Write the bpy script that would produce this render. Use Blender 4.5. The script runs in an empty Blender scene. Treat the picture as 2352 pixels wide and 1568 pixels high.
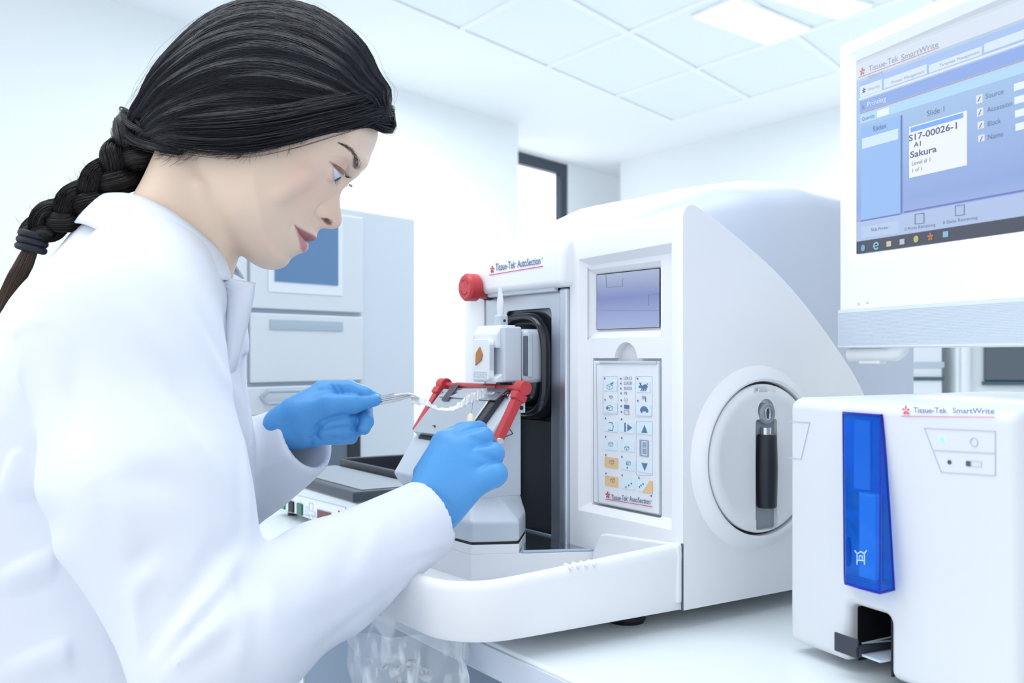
import bpy, bmesh, math, random
import numpy as np
from mathutils import Vector, Matrix
from mathutils.bvhtree import BVHTree
random.seed(7); rng = np.random.default_rng(7)
SC = bpy.context.scene; COL = SC.collection

# ------------------------------------------------------------------ camera
FP = 2287.0                                   # focal length in pixels of the 2352 wide frame
cam = bpy.data.cameras.new('camera'); camo = bpy.data.objects.new('camera', cam); COL.objects.link(camo)
cam.sensor_width = 36.0; cam.lens = 36.0*FP/2352.0; cam.shift_y = 31.0/2352.0
camo.location = (0, 0, 1.2); camo.rotation_euler = (math.pi/2, 0, 0)
cam.clip_start = .02; cam.clip_end = 60
cam.dof.use_dof = True; cam.dof.focus_distance = 1.20; cam.dof.aperture_fstop = 8.0
SC.camera = camo
# ------------------------------------------------------------------ world and light
w = bpy.data.worlds.new('daylight'); SC.world = w; w.use_nodes = True
_n = w.node_tree; _g = _n.nodes.new('ShaderNodeTexCoord'); _s = _n.nodes.new('ShaderNodeSeparateXYZ'); _r = _n.nodes.new('ShaderNodeValToRGB'); _m = _n.nodes.new('ShaderNodeMapRange')
_m.inputs['From Min'].default_value = -1; _m.inputs['From Max'].default_value = 1
_n.links.new(_g.outputs['Generated'], _s.inputs[0]); _n.links.new(_s.outputs['Z'], _m.inputs[0]); _n.links.new(_m.outputs[0], _r.inputs[0]); _n.links.new(_r.outputs[0], _n.nodes['Background'].inputs[0])
_e = _r.color_ramp.elements; _e[0].position = .2; _e[0].color = (.44, .50, .66, 1); _e[1].position = .8; _e[1].color = (1, 1, 1, 1); _e = _e.new(.5); _e.color = (.88, .93, 1.0, 1)
w.node_tree.nodes['Background'].inputs[1].default_value = 1.2
def area(name, loc, target, size, power, col=(.93, .97, 1)):
    l = bpy.data.lights.new(name, 'AREA'); l.shape = 'RECTANGLE'; l.size, l.size_y = size; l.energy = power; l.color = col
    o = bpy.data.objects.new(name, l); COL.objects.link(o); o.location = loc
    o.rotation_euler = (Vector(target)-Vector(loc)).to_track_quat('-Z', 'Y').to_euler(); return o
area('ceiling_panel_light', (-.5, 1.2, 2.66), (-.5, 1.2, 0), (1.8, 1.2), 22)
area('far_ceiling_light', (.8, 4.2, 2.64), (.8, 4.2, 0), (2.4, 2.0), 75)
area('side_window_light', (-2.6, .5, 1.9), (0, 1.2, 1.2), (1.6, 1.4), 14)
vs = SC.view_settings; SC.display_settings.display_device = 'sRGB'
vs.view_transform = 'Standard'; vs.look = 'None'; vs.gamma = 1; vs.use_curve_mapping = False; vs.exposure = .17

# ------------------------------------------------------------------ frames
def P(px, py, Y):
    return Vector(((px-1176)/FP*Y, Y, 1.2+(815-py)/FP*Y))
class Fr:
    """a place's own axes: origin and turn about the vertical; loc() meets a sight line with one of its planes"""
    def __init__(s, o, ang):
        s.o = Vector(o); s.a = ang; s.ex = Vector((math.cos(ang), math.sin(ang), 0)); s.ey = Vector((-math.sin(ang), math.cos(ang), 0))
        s.M = Matrix.Translation(s.o) @ Matrix.Rotation(ang, 4, 'Z'); s.Mi = s.M.inverted()
    def loc(s, px, py, ax, v):
        d = Vector(((px-1176)/FP, 1, (815-py)/FP)); c = Vector((0, 0, 1.2))
        if ax == 'z': t = (s.o.z+v-c.z)/d.z
        else:
            e = s.ex if ax == 'x' else s.ey
            t = (v-(c-s.o).dot(e))/d.dot(e)
        return s.Mi @ (c+d*t)
    def w(s, p): return s.M @ Vector(p)
MF = Fr((.187, 1.09, .9), math.radians(-56.6))          # sectioning machine: x to its right, y into its depth
PF = Fr((.2814, 1.012, .9), math.radians(-64.5))        # printer
NF = Fr((.3766, 1.15, 1.2), math.radians(-71.3))        # monitor
HF = Fr(((640-1176)/FP*1.12, 1.12, 1.2+(815-400)/FP*1.12), math.radians(6))  # head: x ahead, y to her left

# ------------------------------------------------------------------ materials
MATS = {}
def mat(name, col, rough=.5, metal=0, spec=.5, emit=None, es=1, trans=0, alpha=1, coat=0, bump=None, ior=1.45):
    if name in MATS: return MATS[name]
    m = bpy.data.materials.new(name); m.use_nodes = True; nt = m.node_tree; b = nt.nodes['Principled BSDF']
    b.inputs['Base Color'].default_value = (*col, 1); b.inputs['Roughness'].default_value = rough
    b.inputs['Metallic'].default_value = metal; b.inputs['Specular IOR Level'].default_value = spec; b.inputs['IOR'].default_value = ior
    b.inputs['Transmission Weight'].default_value = trans; b.inputs['Alpha'].default_value = alpha; b.inputs['Coat Weight'].default_value = coat
    if emit:
        if es <= .8: b.inputs['Base Color'].default_value = (col[0]*.22, col[1]*.22, col[2]*.22, 1)
        b.inputs['Emission Color'].default_value = (*emit, 1); b.inputs['Emission Strength'].default_value = es
    if bump:
        sc, st, sx = bump
        tc = nt.nodes.new('ShaderNodeTexCoord'); mp = nt.nodes.new('ShaderNodeMapping'); no = nt.nodes.new('ShaderNodeTexNoise'); bp = nt.nodes.new('ShaderNodeBump')
        mp.inputs['Scale'].default_value = sx; no.inputs['Scale'].default_value = sc; no.inputs['Detail'].default_value = 3
        nt.links.new(tc.outputs['Object'], mp.inputs[0]); nt.links.new(mp.outputs[0], no.inputs[0]); nt.links.new(no.outputs[0], bp.inputs['Height'])
        bp.inputs['Strength'].default_value = st; bp.inputs['Distance'].default_value = .002; nt.links.new(bp.outputs[0], b.inputs['Normal'])
    MATS[name] = m; return m
def ramp_mat(name, axis, stops, rough=.4, emit=0.0, noise=0):
    m = bpy.data.materials.new(name); m.use_nodes = True; nt = m.node_tree; b = nt.nodes['Principled BSDF']
    tc = nt.nodes.new('ShaderNodeTexCoord'); sp = nt.nodes.new('ShaderNodeSeparateXYZ'); rp = nt.nodes.new('ShaderNodeValToRGB')
    mr = nt.nodes.new('ShaderNodeMapRange'); mr.inputs['From Min'].default_value = stops[0][0]; mr.inputs['From Max'].default_value = stops[-1][0]
    nt.links.new(tc.outputs['Object'], sp.inputs[0]); nt.links.new(sp.outputs[axis], mr.inputs[0]); nt.links.new(mr.outputs[0], rp.inputs[0])
    lo, hi = stops[0][0], stops[-1][0]; el = rp.color_ramp.elements
    while len(el) < len(stops): el.new(.5)
    for e, (p, c) in zip(el, stops): e.position = (p-lo)/(hi-lo); e.color = (*c, 1)
    nt.links.new(rp.outputs[0], b.inputs['Base Color']); b.inputs['Roughness'].default_value = rough
    if emit:
        nt.links.remove(b.inputs['Base Color'].links[0]); b.inputs['Base Color'].default_value = (.06, .07, .09, 1); nt.links.new(rp.outputs[0], b.inputs['Emission Color']); b.inputs['Emission Strength'].default_value = emit
    MATS[name] = m; return m
white = mat('white_moulded_plastic', (.80, .83, .87), .42, bump=(900, .02, (1, 1, 1)))
shell = mat('white_shell_plastic', (.83, .85, .88), .38)
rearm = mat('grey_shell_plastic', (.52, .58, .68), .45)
greyp = mat('light_grey_painted_metal', (.55, .61, .68), .4)
darkp = mat('charcoal_plastic', (.022, .026, .038), .45)
blackr = mat('black_rubber', (.012, .015, .022), .22, coat=.3)
blackm = mat('matte_black', (.008, .009, .012), .5)
steel = mat('brushed_steel', (.60, .64, .70), .33, 1, bump=(40, .12, (60, 60, 1)))
bright = mat('polished_metal', (.66, .69, .73), .16, 1)
redp = mat('red_plastic', (.56, .05, .06), .38)
inkb = mat('blue_grey_ink', (.13, .18, .32), .6)
inkd = mat('dark_ink', (.06, .08, .15), .6)
inkr = mat('red_ink', (.62, .06, .12), .6)
glassy = mat('clear_plastic_film', (.9, .95, 1), .08, alpha=.16, spec=.8)

# ------------------------------------------------------------------ mesh helpers
class MB:
    def __init__(s): s.v = []; s.f = []
    def add(s, v, f):
        n = len(s.v); s.v += [tuple(p) for p in v]; s.f += [tuple(i+n for i in q) for q in f]; return s
    def box(s, x0, x1, y0, y1, z0, z1):
        v = [(x, y, z) for x in (x0, x1) for y in (y0, y1) for z in (z0, z1)]
        return s.add(v, [(0, 1, 3, 2), (4, 6, 7, 5), (0, 4, 5, 1), (2, 3, 7, 6), (0, 2, 6, 4), (1, 5, 7, 3)])
    def prism(s, poly, ax, a, b):
        """poly in the two other axes (in x,y,z order), pushed along ax from a to b"""
        n = len(poly)
        def mk(p, t): return (t, p[0], p[1]) if ax == 'x' else (p[0], t, p[1]) if ax == 'y' else (p[0], p[1], t)
        v = [mk(p, a) for p in poly]+[mk(p, b) for p in poly]
        return s.add(v, [tuple(range(n))[::-1], tuple(range(n, 2*n))]+[(i, (i+1) % n, n+(i+1) % n, n+i) for i in range(n)])
    def tube(s, pts, r, n=10, cap=True, flat=1):
        pts = [Vector(p) for p in pts]; rs = r if isinstance(r, (list, tuple)) else [r]*len(pts); rings = []
        up = Vector((0, 0, 1)); t0 = (pts[1]-pts[0]).normalized()
        if abs(t0.z) > .9: up = Vector((1, 0, 0))
        u = t0.cross(up).normalized()
        for i, p in enumerate(pts):
            t = (pts[min(i+1, len(pts)-1)]-pts[max(i-1, 0)]).normalized()
            u = (u-t*u.dot(t)).normalized(); q = t.cross(u)
            rings.append([p+(u*math.cos(2*math.pi*k/n)+q*math.sin(2*math.pi*k/n)*flat)*rs[i] for k in range(n)])
        v = [p for g in rings for p in g]; f = []
        for i in range(len(pts)-1):
            for k in range(n): f.append((i*n+k, i*n+(k+1) % n, (i+1)*n+(k+1) % n, (i+1)*n+k))
        if cap: f += [tuple(range(n))[::-1], tuple(range((len(pts)-1)*n, len(pts)*n))]
        return s.add(v, f)
    def lathe(s, prof, c, ax='y', n=40):
        """prof: (radius, position along the axis)"""
        v = []; f = []; m = len(prof)
        for k in range(n):
            a = 2*math.pi*k/n; ca, sa = math.cos(a), math.sin(a)
            for r, t in prof:
                q = (t, r*ca, r*sa) if ax == 'x' else (r*ca, t, r*sa) if ax == 'y' else (r*ca, r*sa, t)
                v.append((c[0]+q[0], c[1]+q[1], c[2]+q[2]))
        for k in range(n):
            for j in range(m-1): f.append((k*m+j, k*m+j+1, ((k+1) % n)*m+j+1, ((k+1) % n)*m+j))
        if prof[0][0] > 1e-6: f.append(tuple(k*m for k in range(n)))
        if prof[-1][0] > 1e-6: f.append(tuple(k*m+m-1 for k in range(n))[::-1])
        return s.add(v, f)
    def grid(s, fn, nu, nv, close=False):
        v = [fn(i/(nu-1), j/(nv-1)) for i in range(nu) for j in range(nv)]; f = []
        for i in range(nu-1):
            for j in range(nv-1): f.append((i*nv+j, (i+1)*nv+j, (i+1)*nv+j+1, i*nv+j+1))
            if close: f.append((i*nv+nv-1, (i+1)*nv+nv-1, (i+1)*nv, i*nv))
        return s.add(v, f)
    def build(s, name, m, parent=None, bevel=0, seg=3, smooth=True, solid=0, M=None, sub=0):
        me = bpy.data.meshes.new(name)
        v = s.v if M is None else [tuple(M @ Vector(p)) for p in s.v]
        me.from_pydata(v, [], s.f); return finish(me, name, m, parent, bevel, seg, smooth, solid, sub)
def finish(me, name, m, parent=None, bevel=0, seg=3, smooth=True, solid=0, sub=0, fix=True):
    me.materials.append(m)
    if fix:
        b = bmesh.new(); b.from_mesh(me); bmesh.ops.recalc_face_normals(b, faces=b.faces); b.to_mesh(me); b.free()
    o = bpy.data.objects.new(name, me); COL.objects.link(o)
    if parent: o.parent = parent
    if smooth: me.shade_smooth()
    if solid: d = o.modifiers.new('s', 'SOLIDIFY'); d.thickness = solid; d.offset = 0
    if bevel:
        d = o.modifiers.new('b', 'BEVEL'); d.width = bevel; d.segments = seg; d.limit_method = 'ANGLE'; d.angle_limit = math.radians(32); d.harden_normals = True
    elif smooth and not sub and len(me.polygons) < 20000: me.set_sharp_from_angle(angle=math.radians(38))
    if sub: d = o.modifiers.new('u', 'SUBSURF'); d.levels = sub; d.render_levels = sub
    return o
def carve(o, cutters):
    """cuts closed shapes out of o and bakes the result into its mesh; the cutting shapes are deleted"""
    cs = []
    for c in cutters:
        me = bpy.data.meshes.new('c'); me.from_pydata(c.v, [], c.f)
        b = bmesh.new(); b.from_mesh(me); bmesh.ops.recalc_face_normals(b, faces=b.faces); b.to_mesh(me); b.free()
        q = bpy.data.objects.new('c', me); COL.objects.link(q); cs.append(q)
    par = o.parent; o.parent = None; mods = [m for m in o.modifiers]
    for q in cs:
        d = o.modifiers.new('x', 'BOOLEAN'); d.object = q; d.operation = 'DIFFERENCE'; d.solver = 'EXACT'
        while o.modifiers[0] != d: o.modifiers.move(len(o.modifiers)-1, 0) if o.modifiers[-1] == d else o.modifiers.move(list(o.modifiers).index(d), 0)
    keep = [m for m in mods]; vis = [(m, m.show_viewport) for m in keep]
    for m in keep: m.show_viewport = False
    bpy.context.view_layer.update()
    me = bpy.data.meshes.new_from_object(o.evaluated_get(bpy.context.evaluated_depsgraph_get()))
    for m in list(o.modifiers):
        if m.type == 'BOOLEAN': o.modifiers.remove(m)
    for m, s_ in vis: m.show_viewport = s_
    o.data = me; o.parent = par
    for q in cs: bpy.data.objects.remove(q)
    return o
def empty(name, fr, label, cat, group=None):
    o = bpy.data.objects.new(name, None); COL.objects.link(o); o.empty_display_size = .05
    o.matrix_world = fr.M if isinstance(fr, Fr) else Matrix.Translation(fr)
    return tag(o, label, cat, group)
def tag(o, label, cat, group=None, kind=None):
    o['label'] = label; o['category'] = cat
    if group: o['group'] = group
    if kind: o['kind'] = kind
    return o
def struct(o): o['kind'] = 'structure'; return o
FONT = {}
def glyphs(t, bold=0, shear=0):
    key = (t, bold, shear)
    if key not in FONT:
        c = bpy.data.curves.new('t', 'FONT'); c.body = t; c.size = 1; c.offset = bold; c.shear = shear; c.resolution_u = 3
        o = bpy.data.objects.new('t', c); COL.objects.link(o); bpy.context.view_layer.update()
        me = bpy.data.meshes.new_from_object(o.evaluated_get(bpy.context.evaluated_depsgraph_get()))
        FONT[key] = ([tuple(v.co) for v in me.vertices], [tuple(p.vertices) for p in me.polygons])
        bpy.data.objects.remove(o)
    return FONT[key]
def text(mb, t, fr, p0, p1, hpx, y, bold=0, shear=0):
    """lettering on the frame's plane at depth y, its baseline running between two points of the plane"""
    a = fr.loc(*p0, 'y', y); b = fr.loc(*p1, 'y', y); v, f = glyphs(t, bold, shear)
    if not v: return
    x0 = min(q[0] for q in v); x1 = max(q[0] for q in v)
    up = fr.loc(p0[0], p0[1]-hpx, 'y', y); sy = (up.z-a.z)/.70; sx = (b.x-a.x)/(x1-x0)
    mb.add([(a.x+(q[0]-x0)*sx, y, a.z+(b.z-a.z)*(q[0]-x0)/(x1-x0)*1.0+q[1]*sy) for q in v], f)
def quad(mb, fr, a, b, y, t=.0004, r=0):
    p = fr.loc(*a, 'y', y); q = fr.loc(*b, 'y', y); x0, x1 = sorted((p.x, q.x)); z0, z1 = sorted((p.z, q.z))
    if r:
        pts = []
        for cx, cz, s in ((x1-r, z1-r, 0), (x0+r, z1-r, 1), (x0+r, z0+r, 2), (x1-r, z0+r, 3)):
            for k in range(5): an = math.pi/2*(s+k/4); pts.append((cx+r*math.cos(an), cz+r*math.sin(an)))
        mb.prism(pts, 'y', y-t, y)
    else: mb.box(x0, x1, y-t, y, z0, z1)
def ppoly(mb, fr, pts, y, t=.0004):
    mb.prism([(q.x, q.z) for q in (fr.loc(*p, 'y', y) for p in pts)], 'y', y-t, y)
def line(mb, fr, pts, wpx, y, close=False, t=.0004):
    q = [fr.loc(*p, 'y', y) for p in pts]; q = [(a.x, a.z) for a in q]
    if close: q.append(q[0])
    d = fr.loc(pts[0][0], pts[0][1], 'y', y); e = fr.loc(pts[0][0], pts[0][1]+wpx, 'y', y); h = abs(e.z-d.z)/2
    for (x0, z0), (x1, z1) in zip(q, q[1:]):
        l = math.hypot(x1-x0, z1-z0) or 1; nx, nz = -(z1-z0)/l*h, (x1-x0)/l*h; ex, ez = (x1-x0)/l*h*.5, (z1-z0)/l*h*.5
        mb.prism([(x0+nx-ex, z0+nz-ez), (x1+nx+ex, z1+nz+ez), (x1-nx+ex, z1-nz+ez), (x0-nx-ex, z0-nz-ez)], 'y', y-t, y)
def blossom(mb, fr, c, rpx, y, petals=5, t=.0005):
    o = fr.loc(*c, 'y', y); r = abs(fr.loc(c[0], c[1]-rpx, 'y', y).z-o.z)
    for k in range(petals):
        a = math.pi/2+2*math.pi*k/petals; d = (math.cos(a), math.sin(a)); n = (-d[1], d[0])
        mb.prism([(o.x+d[0]*u*r+n[0]*v*r, o.z+d[1]*u*r+n[1]*v*r) for u, v in ((.12, 0), (.5, -.2), (.85, -.19), (1, -.08), (.9, 0), (1, .08), (.85, .19), (.5, .2))], 'y', y-t, y)
def rrect(x0, x1, z0, z1, r, n=6):
    pts = []
    for cx, cz, s in ((x1-r, z1-r, 0), (x0+r, z1-r, 1), (x0+r, z0+r, 2), (x1-r, z0+r, 3)):
        for k in range(n+1): an = math.pi/2*(s+k/n); pts.append((cx+r*math.cos(an), cz+r*math.sin(an)))
    return pts
def crom(pts, n=5, closed=False):
    P_ = [Vector(p) for p in pts]; out = []; L = len(P_); R = L if closed else L-1
    for i in range(R):
        g = lambda k: P_[k % L] if closed else P_[max(0, min(L-1, k))]
        a, b, c, d = g(i-1), g(i), g(i+1), g(i+2)
        for k in range(n):
            t = k/n; out.append(.5*((2*b)+(c-a)*t+(2*a-5*b+4*c-d)*t*t+(3*b-a-3*c+d)*t*t*t))
    if not closed: out.append(P_[-1])
    return out
# ------------------------------------------------------------------ room
wallm = mat('white_wall_paint', (.88, .92, .93), .7); ceilm = mat('ceiling_plaster', (.92, .94, .95), .8)
tilem = mat('ceiling_tile', (.86, .91, .93), .8); floorm = mat('pale_vinyl_floor', (.55, .59, .64), .3)
struct(MB().box(-5, 5, -1.5, 11, -.05, 0).build('floor', floorm, smooth=False))
struct(MB().box(-5, 6, .2, 11, 2.7, 2.75).build('ceiling', ceilm, smooth=False))
def slab(name, a, b, z0, z1, t, m, holes=()):
    """upright slab between two plan points; holes are (u0,u1,z0,z1) along it"""
    a = Vector((*a, 0)); b = Vector((*b, 0)); L = (b-a).length; fr = Fr(a, math.atan2(b.y-a.y, b.x-a.x)); mb = MB()
    us = sorted({0, L, *[h[0] for h in holes], *[h[1] for h in holes]})
    for u0, u1 in zip(us, us[1:]):
        hs = [h for h in holes if h[0] <= u0+1e-6 and h[1] >= u1-1e-6]; z = z0
        for h in sorted(hs, key=lambda h: h[2]): mb.box(u0, u1, 0, t, z, h[2]); z = h[3]
        mb.box(u0, u1, 0, t, z, z1)
    return struct(mb.build(name, m, smooth=False, M=fr.M)), fr
dl = Vector((.6, .8, 0)); A = Vector((.04, 6.53, 0))
WL0 = A-dl*6.2
wlen = 6.2
wf = Fr(WL0, math.atan2(.8, .6))
h0 = wf.loc(720, 300, 'y', 0); h1 = wf.loc(835, 478, 'y', 0)
_, wf = slab('wall_left', (WL0.x, WL0.y), (A.x, A.y), 0, 2.7, .12, wallm, [(h0.x, h1.x, 1.0, h0.z-.12)])
WB = Fr(A+Vector((-.8, .6, 0))*.45, math.atan2(.8, .6))          # the set-back wall beyond the corner
q0 = WB.loc(1186, 345, 'y', 0); q1 = WB.loc(1305, 378, 'y', 0)
e0 = WB.w((-.4, 0, 0)); e1 = WB.w((3.6, 0, 0))
slab('wall_far', (e0.x, e0.y), (e1.x, e1.y), 0, 2.7, .12, wallm, [(q0.x+.4-.5, q1.x+.4, 1.0, q1.z)])
B = Vector((1.5, 6.75, 0)); dr = Vector((.547, -.837, 0))
slab('wall_right', (B-dr*1.2)[:2], (B+dr*6.2)[:2], 0, 2.7, .12, mat('right_wall_paint', (.86, .90, .92), .7))
glow = mat('bright_daylight_sky', (.9, .95, 1), 1, emit=(.95, .98, 1), es=1.3)
wframe = mat('dark_window_frame', (.035, .05, .075), .4)
def window(name, fr, x0, x1, z0, z1, fw, y=.03):
    root = bpy.data.objects.new(name, None); COL.objects.link(root); root.matrix_world = fr.M; root['kind'] = 'structure'
    MB().box(x0, x1, y+.05, y+.06, z0, z1).build('window_pane', glow, root, smooth=False)
    if fw:
        f = MB(); f.box(x0, x1, y, y+.05, z1-fw, z1); f.box(x0, x1, y, y+.05, z0, z0+fw); f.box(x0, x0+fw, y, y+.05, z0+fw, z1-fw); f.box(x1-fw, x1, y, y+.05, z0+fw, z1-fw)
        f.build('window_frame', wframe, root, smooth=False)
    return root
window('window_1', wf, h0.x+.001, h1.x-.001, 1.001, h0.z-.121, 0)
window('window_2', WB, q0.x-.499, q1.x-.001, 1.001, q1.z-.001, .085, .01)
# tiled part of the ceiling, its grid bars and flat lights
c0 = Vector((1.006, 6.32, 0)); g1 = Vector((-.577, -.817, 0)); g2 = Vector((.547, -.837, 0))
def gp(u, v): return c0+g1*u+g2*v
tb = MB(); v = [gp(0, 0), gp(5.2, 0), gp(5.2, 4.2), gp(0, 4.2)]
tb.prism([(p.x, p.y) for p in v], 'z', 2.688, 2.70); struct(tb.build('trim_1', tilem, smooth=False))
gb = MB()
def bar(a, b, wd=.018):
    d = (b-a).normalized(); n = Vector((-d.y, d.x, 0))*wd; gb.prism([(p.x, p.y) for p in (a+n, b+n, b-n, a-n)], 'z', 2.680, 2.688)
for k in range(8): bar(gp(.72*k, 0), gp(.72*k, 4.2))
gb2 = gb; gb = MB()
for k in range(7): bar(gp(0, .66*k)+Vector((0, 0, 0)), gp(5.2, .66*k))
gb.v = [(a, b, c-.0015) for a, b, c in gb.v]; gb.add(gb2.v, gb2.f)
struct(gb.build('trim_2', ceilm, smooth=False))
lampm = mat('lit_diffuser', (1, 1, 1), .5, emit=(1, 1, 1), es=2.2)
def cl(px, py):
    Y = 1.478*FP/(815-py); return ((px-1176)/FP*Y, Y)
for k, (pts, lb) in enumerate((([(1590, 38), (1762, 102), (1862, 66), (1690, -6)], 'square recessed ceiling light panel, the nearer of two above the machine'),
                               ([(1742, -12), (1925, 42), (2005, 12), (1830, -42)], 'recessed ceiling light panel at the top edge, nearer the monitor'))):
    c = [cl(*p) for p in pts]; mx = sum(p[0] for p in c)/4; my = sum(p[1] for p in c)/4
    r = empty('ceiling_light', Vector((mx, my, 2.675)), lb, 'ceiling light', 'recessed ceiling light panels')
    MB().prism([(x-mx, y-my) for x, y in c], 'z', .001, .005).build('diffuser', lampm, r, smooth=False)
    fm = MB()
    for (xa, ya), (xb, yb) in zip(c, c[1:]+c[:1]): fm.tube([(xa-mx, ya-my, .004), (xb-mx, yb-my, .004)], .008, 6)
    fm.build('frame', ceilm, r)
# ------------------------------------------------------------------ lab bench
benm = mat('white_laminate_worktop', (.80, .86, .89), .28, spec=.5); edgem = mat('worktop_edging', (.66, .73, .82), .4)
bench = empty('lab_bench', Fr((.187, 1.09, 0), MF.a), 'long white worktop bench under the sectioning machine, bare grey cabinet below', 'bench')
MB().box(-1.25, 1.6, -.202, .8, .862, .9).build('worktop', benm, bench, .004)
MB().box(-1.25, 1.6, -.205, -.2025, .866, .896).build('front_edge', edgem, bench, .001)
cabm = mat('blue_grey_cabinet', (.24, .32, .42), .5)
MB().box(-.845, 1.2, -.10, .7, .09, .862).build('base_cabinet', cabm, bench, .003)
MB().box(-.88, -.845, -.104, .7, .09, .862).build('leg_panel', mat('white_leg_panel', (.8, .86, .9), .5), bench, .002)
MB().box(-1.2, -.88, -.06, .7, .09, .862).build('base_cabinet', mat('side_grey_cabinet', (.20, .27, .36), .5), bench, .003)
MB().box(-1.2, 1.2, -.04, .7, 0, .09).build('plinth', mat('dark_plinth', (.1, .12, .15), .5), bench)

# ------------------------------------------------------------------ sectioning machine
SM = empty('sectioning_machine', MF, 'large white rotary sectioning machine with keypad, side handwheel and red blade guard', 'lab machine')
prof = [(0, .02), (0, .452)]+[(.001+.012*(1-math.cos(a)), .452+.014*math.sin(a)) for a in (.5, 1.0, 1.4)]
prof += [tuple(p)[:2] for p in crom([(.018, .466, 0), (.045, .454, 0), (.0885, .432, 0), (.145, .400, 0), (.1996, .3603, 0), (.256, .310, 0), (.3059, .256, 0), (.345, .18, 0), (.36, .02, 0)], 4)]
body = MB().prism(prof, 'x', -.467, 0).build('main_shell', shell, SM, .006, 3)
def frustum(x0, x1, z0, z1, y0, g, d):
    """pocket cutter: open rectangle on the face, shrinking by g over depth d"""
    m = MB(); a = [(x0, y0, z0), (x1, y0, z0), (x1, y0, z1), (x0, y0, z1)]; b = [(x0+g, y0+d, z0+g), (x1-g, y0+d, z0+g), (x1-g, y0+d, z1-g), (x0+g, y0+d, z1-g)]
    f = [(x0-g*.2, y0-d*.2, z0-g*.2), (x1+g*.2, y0-d*.2, z0-g*.2), (x1+g*.2, y0-d*.2, z1+g*.2), (x0-g*.2, y0-d*.2, z1+g*.2)]
    return m.add(f+b, [(3, 2, 1, 0), (4, 5, 6, 7), (0, 1, 5, 4), (1, 2, 6, 5), (2, 3, 7, 6), (3, 0, 4, 7)])
PD = .012
s0 = MF.loc(1372, 632, 'y', PD+.006); s1 = MF.loc(1515, 751, 'y', PD+.006)
k0 = MF.loc(1368, 828, 'y', PD+.002); k1 = MF.loc(1518, 1182, 'y', PD+.002)
nt_ = MB().lathe([(0, -.02), (.021, -.02), (.021, PD+.012), (0, PD+.012)], ((k0.x+k1.x)/2, 0, k0.z+.001), 'y', 32)
carve(body, [MB().box(-.413, -.207, -.1, .10, .0, .386), frustum(-.189, -.018, .106, .425, 0, .010, PD),
             frustum(s0.x-.012, s1.x+.010, s1.z-.012, s0.z+.010, PD-.001, .010, .009), MB().box(k0.x-.003, k1.x+.003, 0, PD+.008, k1.z-.003, k0.z+.003), nt_])
# grey rear cover standing higher behind
for v_ in body.data.vertices:
    if v_.co.z > .40: v_.co.z += v_.co.x*.06*min(1, (v_.co.z-.40)/.05)
def ztop(x, y):
    r = float(np.interp(y, [.0, .04, .10, .17, .25, .33, .455], [.440, .458, .492, .524, .539, .534, .512]))
    if x > -.19: r -= .036*((x+.19)/.16)**2
    if x < -.40: r -= .030*((-.40-x)/.062)**2
    return r
ro = [tuple(p)[:2] for p in crom([(-.463, .10, 0), (-.45, .03, 0), (-.38, .016, 0), (-.22, .016, 0), (-.165, .030, 0), (-.115, .075, 0), (-.062, .145, 0), (-.034, .215, 0), (-.028, .30, 0), (-.028, .43, 0), (-.05, .455, 0), (-.25, .458, 0), (-.44, .455, 0), (-.463, .43, 0), (-.463, .26, 0)], 6, True)]
rn = len(ro); rv = []; rc_ = (-.25, .25)
for sc, dz in ((1, None), (1, .045), (.996, .028), (.985, .014), (.965, .006), (.93, .002), (.86, 0), (.75, 0), (.6, 0), (.42, 0), (.22, 0), (.08, 0)):
    for x, y in ro: X_, Y_ = rc_[0]+(x-rc_[0])*sc, rc_[1]+(y-rc_[1])*sc; rv.append((X_, Y_, .3 if dz is None and y < .3 else .02 if dz is None else ztop(X_, Y_)-dz))
rf = [(i*rn+j, i*rn+(j+1) % rn, (i+1)*rn+(j+1) % rn, (i+1)*rn+j) for i in range(11) for j in range(rn)]+[tuple(range(11*rn, 12*rn)), tuple(range(rn))[::-1]]
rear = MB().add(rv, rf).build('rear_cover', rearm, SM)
# lid above the stage
lid = MB().prism([(-.018, .386), (-.018, .424), (-.012, .443), (.004, .456), (.03, .459), (.03, .386)], 'x', -.458, -.2).build('lid', shell, SM, .009, 4)
carve(lid, [MB().add([(-.5, -.05, .37), (-.455, -.05, .37), (-.5, .025, .37), (-.5, -.05, .5), (-.43, -.05, .5), (-.5, .025, .5)], [(0, 1, 2), (3, 5, 4), (0, 3, 4, 1), (1, 4, 5, 2), (2, 5, 3, 0)])])
MB().box(-.385, -.225, -.012, -.004, .381, .387).build('light_bar', greyp, SM, .002)
lg = MB(); text(lg, 'Tissue-Tek', MF, (1138, 622), (1183, 615), 17, -.0187, .008); text(lg, 'AutoSection', MF, (1188, 614), (1241, 606), 17, -.0187, .008)
text(lg, 'TM', MF, (1242, 596), (1247, 595), 4, -.0187); text(lg, '®', MF, (1183, 606), (1186, 605.5), 4, -.0187); lg.build('lettering', inkb, SM, smooth=False)
lr = MB(); blossom(lr, MF, (1130.5, 618.5), 9, -.0186); line(lr, MF, [(1124, 631.5), (1247, 611)], 1.4, -.0186); lr.build('emblem', inkr, SM, smooth=False)
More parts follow.
